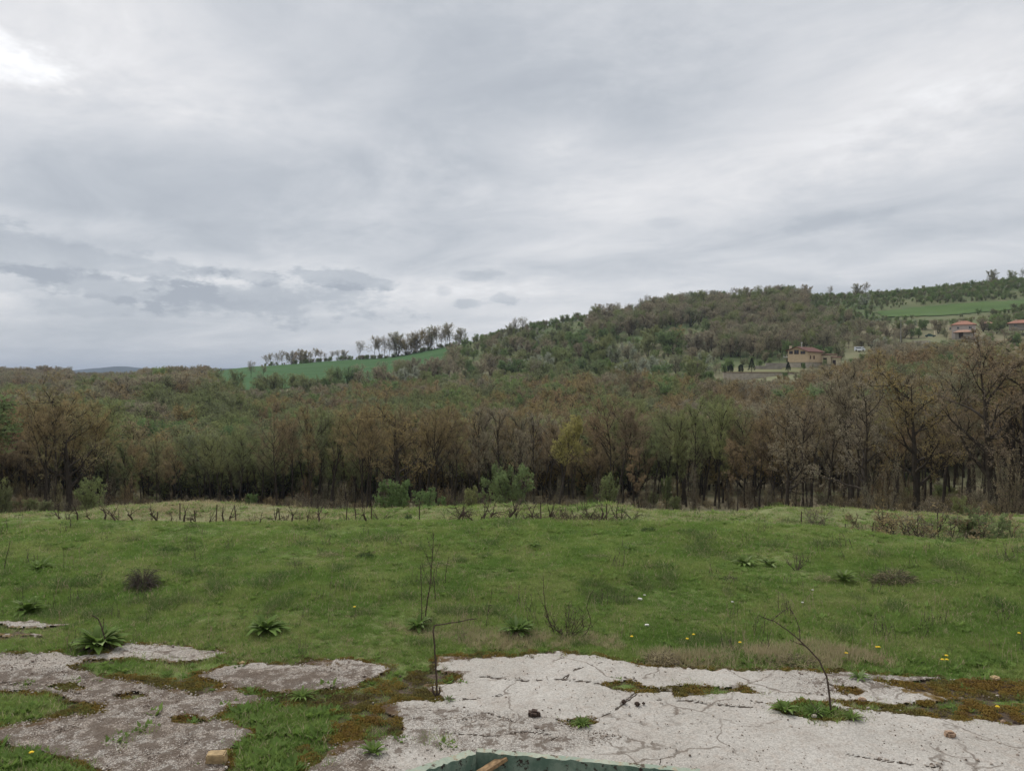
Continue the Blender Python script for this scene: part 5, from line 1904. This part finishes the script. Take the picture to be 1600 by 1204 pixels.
# ------------------------------------------------------------------ green painted low wall with broken wood
def green_wall():
    top = .10
    m, t, p = new_mat('peeling_green_paint', .7)
    pos = t.add('ShaderNodeTexCoord').outputs['Object']
    n1, n2 = t.noise(pos, 2.2, 6, .65), t.noise(pos, 14, 5, .7)
    c = t.mix(t.smooth(n1, .35, .7), (.21, .26, .20), (.34, .36, .28))
    c = t.mix(t.smooth(n2, .50, .62), c, (.30, .25, .17))
    c = t.mix(t.smooth(t.noise(pos, 7, 6, .7), .57, .63), c, (.07, .05, .035))
    t.put(p.inputs['Base Color'], c)
    b = t.add('ShaderNodeBump')
    b.inputs['Distance'].default_value = .01
    t.put(b.inputs['Height'], n2)
    t.put(p.inputs['Normal'], b.outputs[0])
    m2, t2, p2 = new_mat('shaded_green_paint', .75)  # backlit inner faces: their shade is put into this darker green
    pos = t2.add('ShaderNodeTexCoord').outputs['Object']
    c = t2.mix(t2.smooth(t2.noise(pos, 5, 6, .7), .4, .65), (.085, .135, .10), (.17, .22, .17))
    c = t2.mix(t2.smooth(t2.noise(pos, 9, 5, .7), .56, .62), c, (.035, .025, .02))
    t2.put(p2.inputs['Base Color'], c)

    def g3(px, py, z):
        x, y = gpt(px, py, z)
        return Vector((x, y, z))
    top = .28
    corner = g3(742, 1171, top)
    left = g3(560, 1232, top)
    right = g3(1075, 1203, top)
    right = corner + (right - corner) * 1.06
    e = empty('low_wall', corner)
    tag(e, 'low green painted wall corner with flaking rim at the bottom of the yard', 'low wall')

    def side(a, b, wth, name, gap):
        a, b = a - corner, b - corner
        d = (b - a).normalized()
        inn = Vector((-d.y, d.x, 0))
        if inn.y > 0:
            inn = -inn
        r = random.Random(3)
        n = 46
        mb = MB()
        vs = []
        for i in range(n + 1):
            q = a.lerp(b, gap + (1 - gap) * i / n)
            j1, j2, j3 = r.gauss(0, .003), r.gauss(0, .006) - (.02 if r.random() < .04 else 0), r.gauss(0, .003)
            vs += [tuple(q + Vector((0, 0, -top))), tuple(q + Vector((0, 0, j3))), tuple(q + inn * (wth + j2) + Vector((0, 0, j1))), tuple(q + inn * (wth + .004) + Vector((0, 0, -top)))]
        fs, ms = [], []
        for i in range(n):
            for k in range(3):
                fs.append((i * 4 + k, i * 4 + k + 1, i * 4 + k + 5, i * 4 + k + 4))
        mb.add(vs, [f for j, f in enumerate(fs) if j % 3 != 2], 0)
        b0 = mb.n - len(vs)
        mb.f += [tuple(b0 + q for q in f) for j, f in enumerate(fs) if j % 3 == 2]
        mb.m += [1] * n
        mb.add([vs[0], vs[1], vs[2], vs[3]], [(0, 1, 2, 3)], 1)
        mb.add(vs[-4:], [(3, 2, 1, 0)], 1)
        mb.build(name, [m, m2], e)
    side(corner, right, .075, 'wall_side', .012)
    side(corner, left, .11, 'wall_side', .05)
    # broken timber leaning inside the corner
    wood_ = plain('weathered_timber', (.26, .17, .09), .85, .45, 12)
    mb = MB()
    a, b = Vector(g3(745, 1215, .12)) - corner, Vector(g3(790, 1186, .24)) - corner
    d = (b - a).normalized()
    s = Vector((0, 0, 1)).cross(d).normalized() * .045
    u = d.cross(s).normalized() * .018
    vs = []
    r = random.Random(9)
    n = 8
    for i in range(n + 1):
        q = a.lerp(b, i / n)
        for sx, ux in ((-1, -1), (1, -1), (1, 1), (-1, 1)):
            vs.append(tuple(q + s * sx * (1 + r.uniform(-.08, .08)) + u * ux))
    fs = [(i * 4 + k, i * 4 + (k + 1) % 4, (i + 1) * 4 + (k + 1) % 4, (i + 1) * 4 + k) for i in range(n) for k in range(4)] + [(3, 2, 1, 0), (n * 4, n * 4 + 1, n * 4 + 2, n * 4 + 3)]
    mb.add(vs, fs)
    o = mb.build('timber_piece', wood_, loc=tuple(corner))
    tag(o, 'broken brown timber leaning in the green wall corner', 'timber')


green_wall()


# ------------------------------------------------------------------ houses and things on the far slope
HM = dict(yellow=plain('ochre_render', (.56, .43, .28), .9, .08, 1), base=plain('pale_base', (.42, .37, .30), .9, .15, 1), roofred=plain('brown_tiles', (.13, .062, .048), .85, .25, 2),
          roofor=plain('orange_tiles', (.29, .145, .10), .85, .2, 2), white=plain('white_render', (.48, .42, .38), .9, .12, .8), glass=plain('window_glass', (.03, .03, .035), .25, .2, 1, .5),
          frame=plain('window_frame', (.16, .09, .05), .7, .1, 1), framew=plain('white_frame', (.6, .6, .58), .7, .1, 1), cream=plain('cream_trim', (.60, .52, .36), .9, .1, 1), conc=plain('concrete', (.30, .27, .23), .9, .2, .6),
          door=plain('dark_door', (.04, .03, .025), .8, .2, 1), tan=plain('tan_tiles', (.33, .20, .14), .85, .25, 2), metal=plain('pole_grey', (.28, .27, .25), .6, .1, 1))


def window(e, c, w, h, ny, frame, axis='y'):
    """a window on a wall: c is the middle of its outer face; ny the outward sign along the axis"""
    f = MB()
    fw = .09
    if axis == 'y':
        for dx in (-w / 2, w / 2, 0):
            f.box((c[0] + dx, c[1] + ny * .04, c[2]), (fw, .08, h + fw))
        for dz in (-h / 2, h / 2):
            f.box((c[0], c[1] + ny * .045, c[2] + dz), (w + fw, .07, fw))
    else:
        for dx in (-w / 2, w / 2, 0):
            f.box((c[0] + ny * .04, c[1] + dx, c[2]), (.08, fw, h + fw))
        for dz in (-h / 2, h / 2):
            f.box((c[0] + ny * .045, c[1], c[2] + dz), (.07, w + fw, fw))
    fo = f.build('window', HM[frame], e)
    g = MB()
    g.box((c[0], c[1] + ny * .012, c[2]) if axis == 'y' else (c[0] + ny * .012, c[1], c[2]), (w, .02, h) if axis == 'y' else (.02, w, h))
    g.build('pane', HM['glass'], fo)


def yellow_house():
    p = at(1246, 300)
    p.z = CAM_H + 300 * (HORIZON - 573) / FPX
    e = empty('yellow_house', p, R(-49))
    tag(e, 'ochre gabled house with brown tiled roof on the terraces', 'house')
    W, L, hb, hw, ap = 8.2, 12.5, 1.8, 4.2, 1.7
    b = MB()
    b.box((0, L / 2, hb / 2 - .6), (W - .3, L - .3, hb + 1.2))
    b.build('basement', HM['base'], e)
    w = MB()
    x0, x1, z0, z1 = -W / 2, W / 2, hb, hb + hw
    ax = -.35
    vs = []
    for yy in (0, L):
        vs += [(x0, yy, z0), (x1, yy, z0), (x1, yy, z1), (ax, yy, z1 + ap), (x0, yy, z1 + .5)]
    w.add(vs, [(0, 1, 2, 3, 4), (9, 8, 7, 6, 5), (1, 6, 7, 2), (5, 0, 4, 9), (0, 5, 6, 1)])
    w.build('wall', HM['yellow'], e)
    rf = MB()

    def slope(xa, za, xb, zb, y0_, y1_, th=.22):
        rf.add([(xa, y0_, za), (xb, y0_, zb), (xb, y1_, zb), (xa, y1_, za), (xa, y0_, za + th), (xb, y0_, zb + th), (xb, y1_, zb + th), (xa, y1_, za + th)],
               [(3, 2, 1, 0), (4, 5, 6, 7), (0, 1, 5, 4), (1, 2, 6, 5), (2, 3, 7, 6), (3, 0, 4, 7)])
    slope(ax, z1 + ap + .02, x1 + .7, z1 - .28, -.7, L + .5)
    slope(x0 - .6, z1 + .25, ax - .01, z1 + ap + .02, -.7, L + .5)
    ro = rf.build('roof', HM['roofred'], e)
    c = MB()
    c.box((x0 + .25, 1.6, z1 + 1.3), (.7, .7, 1.9))
    c.box((x0 + .25, 1.6, z1 + 2.32), (.9, .9, .14))
    c.build('chimney', HM['cream'], ro)
    c = MB()
    c.tube([(ax + .4, 3, z1 + ap - .2), (ax + .4, 3, z1 + ap + 1.7)], [.12, .12], 6)
    c.box((ax + .4, 3, z1 + ap + 1.85), (.5, .5, .3))
    c.build('flue', HM['framew'], ro)
    window(e, (-2.75, 0, z1 - .35), 1.5, 1.1, -1, 'frame')
    window(e, (-.45, 0, z1 - .2), 1.9, 1.6, -1, 'frame')
    window(e, (2.2, 0, z1 - .45), 1.9, 1.1, -1, 'frame')
    window(e, (W / 2, 2.2, hb + 1.9), .7, 1.3, 1, 'frame', 'x')
    window(e, (W / 2, 5.0, hb + 1.9), .9, 1.3, 1, 'frame', 'x')
    a = MB()
    a.box((W / 2 + 1.9, L + 1.2, hb + 1.2), (3.8, 5.0, hw - 1.0))
    a.box((W / 2 + 5.0, L + .8, hb + .2), (1.6, 3.6, 3.4))
    a.build('annex', HM['cream'], e)
    a = MB()
    a.box((W / 2 + 1.9, L + 1.2, hb + 3.2), (4.6, 5.8, .3), taper=.75)
    a.box((W / 2 + 5.0, L + .8, hb + 2.1), (2.8, 4.6, .3), taper=.7)
    a.build('annex_roof', HM['roofred'], e)
    d = MB()
    d.box((W / 2 + 1.4, L - 1.34, hb + .6), (1.5, .1, 2.4))
    d.box((W / 2 + 5.0, L - 1.03, hb - .1), (1.2, .1, 2.0))
    d.build('door', HM['door'], e)
    d = MB()
    d.box((x0 - 1.0, 1.5, hb + 2.1), (2.0, 2.4, .22))
    for q in (.4, 2.6):
        d.box((x0 - 1.9, q, hb + 2.6), (.08, .08, .9))
    d.build('balcony', HM['framew'], e)
    d = MB()
    d.box((W / 2 - 1.8, -.02, .7), (1.6, .2, 1.5))
    d.build('basement_door', HM['door'], e)


yellow_house()


def hip_house(name, label, p, rz, W, L, hw, ap, wall, roof, wins, over=.5, extra=None, base=1.0, cat='house', chim=True):
    e = empty(name, p, rz)
    tag(e, label, cat)
    w = MB()
    w.box((0, L / 2, hw / 2 - base / 2), (W, L, hw + base))
    w.build('wall', HM[wall], e)
    r_ = MB()
    o = over
    k = min(W, L) * .42
    v = [(-W / 2 - o, -o, hw), (W / 2 + o, -o, hw), (W / 2 + o, L + o, hw), (-W / 2 - o, L + o, hw), (-W / 2 + k, L / 2, hw + ap), (W / 2 - k, L / 2, hw + ap),
         (-W / 2 - o, -o, hw - .2), (W / 2 + o, -o, hw - .2), (W / 2 + o, L + o, hw - .2), (-W / 2 - o, L + o, hw - .2)]
    r_.add(v, [(0, 1, 5, 4), (2, 3, 4, 5), (1, 2, 5), (3, 0, 4), (9, 8, 7, 6), (6, 7, 1, 0), (7, 8, 2, 1), (8, 9, 3, 2), (9, 6, 0, 3)])
    ro = r_.build('roof', HM[roof], e)
    if chim:
        c = MB()
        c.box((-W * .18, L * .4, hw + ap * .75), (.6, .6, 1.5))
        c.build('chimney', HM['cream'], ro)
    for wx, wz, ww, wh in wins:
        window(e, (wx, 0, wz), ww, wh, -1, 'framew')
    return e


pw = at(1505, 352)
pw.z = CAM_H + 352 * (HORIZON - 526) / FPX
eh = hip_house('white_house', 'two-storey pinkish-white house with orange hipped roof', pw, R(-30), 9.4, 8, 5.6, 1.9, 'white', 'roofor', [(-2.2, 4.1, 1.0, 1.1), (2.6, 4.1, 1.2, 1.1)])
mb = MB()
mb.box((-5.3, 3.5, 2.3), (1.6, 5, 6.2))
mb.build('side_wing', HM['cream'], eh)
window(eh, (-5.3, 1.0, 3.9), .7, 1.1, -1, 'framew')
ps = at(1505, 345)
ps.z = CAM_H + 345 * (HORIZON - 526) / FPX
es = hip_house('shed', 'low shed with tan tiled roof and dark doorway before the white house', ps, R(-30), 6.8, 4, 2.1, 1.1, 'conc', 'tan', [], .7, cat='shed', chim=False)
mb = MB()
mb.box((-1.0, -.03, .7), (1.7, .1, 2.4))
mb.build('door', HM['door'], es)
p3 = at(1594, 352)
p3.z = CAM_H + 352 * (HORIZON - 512) / FPX
hip_house('cottage', 'cottage with bright orange roof cut by the frame edge', p3, R(-33), 9, 6, 2.2, 1.6, 'conc', 'roofor', [(-2, 1.2, 1, 1)], .9)
p4 = at(1541, 372)
p4.z = CAM_H + 372 * (HORIZON - 511) / FPX
hip_house('cottage', 'dim reddish cottage hidden among grey trees right of the white house', p4, R(-31), 5, 4, 1.9, .9, 'conc', 'tan', [], .4, chim=False)
p5 = at(1092, 402)
p5.z = CAM_H + 402 * (HORIZON - 542) / FPX
hip_house('hut', 'low hut with faded tan roof among the slope orchard', p5, R(-13), 8.5, 4, 1.5, 1.3, 'conc', 'tan', [], .5, cat='hut', chim=False)


def low_walls():
    # retaining wall with a brown coping
    def strip(name, label, a, b, D0, D1, ytop, ybot, mats, th=.5, cap=.22):
        pa, pb = Vector(((a - 800) / FPX * D0, D0, 0)), Vector(((b - 800) / FPX * D1, D1, 0))
        mid_ = (pa + pb) / 2
        Lg = (pb - pa).length
        rz = math.atan2(pb.y - pa.y, pb.x - pa.x)
        Dm = (D0 + D1) / 2
        zt, zb = CAM_H + Dm * (HORIZON - ytop) / FPX, CAM_H + Dm * (HORIZON - ybot) / FPX
        e = empty(name, (mid_.x, mid_.y, zb), rz)
        tag(e, label, 'wall')
        m_ = MB()
        m_.box((0, 0, (zt - zb) / 2 - .5), (Lg, th, zt - zb + 1.0))
        m_.build('wall_body', HM[mats[0]], e)
        if cap:
            m_ = MB()
            m_.box((0, 0, zt - zb + cap / 2), (Lg + .2, th + .25, cap))
            m_.build('coping', HM[mats[1]], e)
    strip('retaining_wall', 'long pale retaining wall with brown coping below the conifers', 1130, 1246, 274, 280, 582, 589, ('base', 'roofred'))
    strip('garden_wall', 'upper stepped garden wall between conifer and house', 1196, 1232, 297, 297, 567, 570, ('conc', 'conc'), .5, 0)
    strip('garden_wall', 'lower stepped garden wall left of the dark garden shrub', 1180, 1222, 293, 293, 571.5, 574, ('conc', 'conc'), .5, 0)
    strip('roadside_wall', 'pale low wall below the parked green car', 1428, 1452, 338, 338, 532, 535, ('base', 'base'), .4, 0)
    # terrace ground behind the wall
    V = []
    for px, D, yy in ((1130, 274.3, 583), (1246, 280.3, 583), (1262, 300, 574), (1150, 300, 574)):
        V.append(((px - 800) / FPX * D, D, CAM_H + D * (HORIZON - yy) / FPX))
    m_ = MB()
    m_.add(V + [(v[0], v[1], v[2] - 1.2) for v in V], [(0, 1, 2, 3), (7, 6, 5, 4), (0, 4, 5, 1), (1, 5, 6, 2), (2, 6, 7, 3), (3, 7, 4, 0)])
    o = m_.build('terrace', mat_field('terrace_grass', (.11, .13, .05), (.18, .16, .085), .4))
    tag(o, 'grassy garden terrace behind the retaining wall', kind='structure')


low_walls()


def conifer(px, D, ytop, ybot, wpx, label, cone):
    k = D / FPX
    z = CAM_H + D * (HORIZON - ybot) / FPX
    x = (px - 800) / FPX * D
    h, w = (ybot - ytop) * k, wpx * k
    e = empty('conifer', (x, D, z))
    t_ = MB()
    t_.tube([(0, 0, -.3), (0, 0, h * .5)], [.12, .06], 6)
    t_.build('trunk', M['bark'], e)
    c = MB()
    r = random.Random(int(px))
    for i in range(1100):
        t = r.random() ** .8
        prof = (1 - t) ** .8 if cone else min(1, (1 - t) * 4) ** .6
        a = r.uniform(0, 6.28)
        q = w / 2 * prof * math.sqrt(r.uniform(.35, 1)) * (1 + .12 * math.sin(a * 3 + t * 9))
        pos = Vector((math.cos(a) * q, math.sin(a) * q, h * (.12 + .88 * t)))
        u = (Vector((math.cos(a), math.sin(a), .5)) + rvec(r) * .6).normalized() * .17
        c.card(pos, u, rvec(r).cross(u).normalized() * .07)
    c.build('crown', M['conifer'], e)
    tag(e, label, 'conifer')


conifer(1141, 278, 570, 582, 9, 'leftmost clipped dark conifer on the terrace', False)
conifer(1157.5, 278, 569.5, 582, 7.5, 'slimmer clipped conifer, second on the terrace', False)
conifer(1174.5, 278, 559, 581, 13, 'tallest pointed conifer on the terrace', True)
conifer(1231.5, 283, 565, 580, 9, 'dark shrub-like conifer before the ochre house', True)
conifer(917, 365, 548, 564, 13, 'very dark lone conifer in the slope scrub', True)


def pole(px, D, ytop, ybot, label):
    k = D / FPX
    z = CAM_H + D * (HORIZON - ybot) / FPX
    e = empty('utility_pole', ((px - 800) / FPX * D, D, z))
    h = (ybot - ytop) * k
    m_ = MB()
    m_.tube([(0, 0, -1), (0, 0, h)], [.16, .11], 8)
    m_.build('post', HM['metal'], e)
    m_ = MB()
    m_.box((0, 0, h - .5), (1.5, .1, .12))
    m_.build('crossarm', HM['metal'], e)
    tag(e, label, 'pole')


pole(1407, 345, 499, 531, 'grey utility pole on the slope left of the white house')


def vehicle(px, D, ybot, L, Hh_, W, label, name, cat, body, van):
    z = CAM_H + D * (HORIZON - ybot) / FPX
    e = empty(name, ((px - 800) / FPX * D, D, z), R(-24))
    prof = ([(-.5, .15), (.5, .15), (.5, .48), (.44, .55), (.33, .95), (.26, 1.0), (-.47, 1.0), (-.5, .9)] if van else
            [(-.5, .2), (.5, .2), (.5, .5), (.44, .58), (.2, .64), (.06, .96), (-.2, 1.0), (-.36, .68), (-.48, .62), (-.5, .5)])
    n = len(prof)
    m_ = MB()
    vs = [(x_ * L, s * W / 2 * (1 if z_ < .66 else .86), z_ * Hh_) for s in (-1, 1) for x_, z_ in prof]
    m_.add(vs, [tuple(range(n))[::-1], tuple(range(n, 2 * n))] + [(i, (i + 1) % n, n + (i + 1) % n, n + i) for i in range(n)])
    b = m_.build('body', body, e)
    m_ = MB()
    for s in (-1, 1):
        yy = s * (W / 2 * .93 + .015)
        if van:
            m_.box((.30 * L, yy * 1.0, .68 * Hh_), (.11 * L, .05, .2 * Hh_))
            m_.box((-.1 * L, yy * 1.0, .72 * Hh_), (.5 * L, .05, .16 * Hh_))
        else:
            m_.box((-.08 * L, yy * .97, .8 * Hh_), (.3 * L, .06, .17 * Hh_))
    m_.build('windows', HM['glass'], e)
    for x_ in (-.31 * L, .31 * L):
        for s in (-1, 1):
            m_ = MB()
            m_.tube([(x_, s * (W / 2 - .2), .33), (x_, s * (W / 2 + .02), .33)], [.33, .33], 14)
            m_.build('wheel', HM['door'], e)
    tag(e, label, cat)


vehicle(1343, 326, 548.5, 4.3, 1.9, 1.8, 'white van parked beyond the ochre house', 'van', 'van', plain('white_paint', (.72, .74, .76), .35, .03, 1, .5), True)
vehicle(1453, 347, 526.5, 4.3, 1.5, 1.7, 'dark green car parked left of the white house', 'parked_car', 'car', plain('green_paint', (.03, .08, .06), .35, .1, 1, .5), False)
mb = MB()
mb.box((0, 0, .9), (1.0, .5, 2.6))
mb.box((0, 0, 2.28), (1.2, .7, .16))
pp = at(1461, 352)
pp.z = CAM_H + 352 * (HORIZON - 524) / FPX
o = mb.build('gatepost', HM['cream'], loc=pp)
tag(o, 'cream gatepost behind the dark green car', 'gatepost')


def garden_fence():
    a, b = 1405, 1443
    D = 349.0
    pa, pb = at(a, D), at(b, D)
    e = empty('garden_fence', pa)
    rail = MB()
    n = 12
    pts = []
    for i in range(n):
        px = a + (b - a) * i / (n - 1)
        q = at(px, D) - pa
        m_ = MB()
        m_.box((q.x, q.y, q.z + .5), (.14, .14, 1.6))
        m_.build('post', HM['door'], e)
        pts.append(q)
    for h in (.55, 1.05):
        rail.tube([p + Vector((0, -.1, h)) for p in pts], [.05] * n, 4)
    rail.build('rail', HM['door'], e)
    tag(e, 'dark post and rail garden fence left of the green car', 'fence')


garden_fence()
for px, D, ht, k, lab in [(1256, 291, 2.6, 'far_scrub', 'green shrub hiding the basement of the ochre house'), (1270, 292, 2.2, 'far_green', 'olive shrub below the side windows of the ochre house'),
                          (1288, 296, 3.0, 'far_scrub', 'shrub in front of the annex of the ochre house'), (1185, 283, 1.6, 'far_scrub', 'low shrub on the terrace beside the tallest conifer'),
                          (1528, 347, 2.6, 'far_blossom', 'pale shrub beside the tan-roofed shed'), (1478, 352, 4.2, 'far_grey', 'grey bush left of the pinkish-white house')]:
    place_tree(k, 0, at(px, D), ht, lab, cat='shrub', name='shrub', rng=rg)


# ------------------------------------------------------------------ air
def haze():
    m = bpy.data.materials.new('haze')
    m.use_nodes = True
    t = NT(m.node_tree)
    t.n.clear()
    out = t.add('ShaderNodeOutputMaterial')
    v = t.add('ShaderNodeVolumePrincipled')
    v.inputs['Color'].default_value = (.70, .80, .95, 1)
    v.inputs['Density'].default_value = 0.0001
    v.inputs['Anisotropy'].default_value = 0.0
    t.put(out.inputs['Volume'], v.outputs[0])
    mb = MB()
    mb.box((-1000, 14000, 50), (64000, 33000, 400))
    o = mb.build('haze', m)
    tag(o, 'thin pale air over the valley', kind='stuff')


haze()
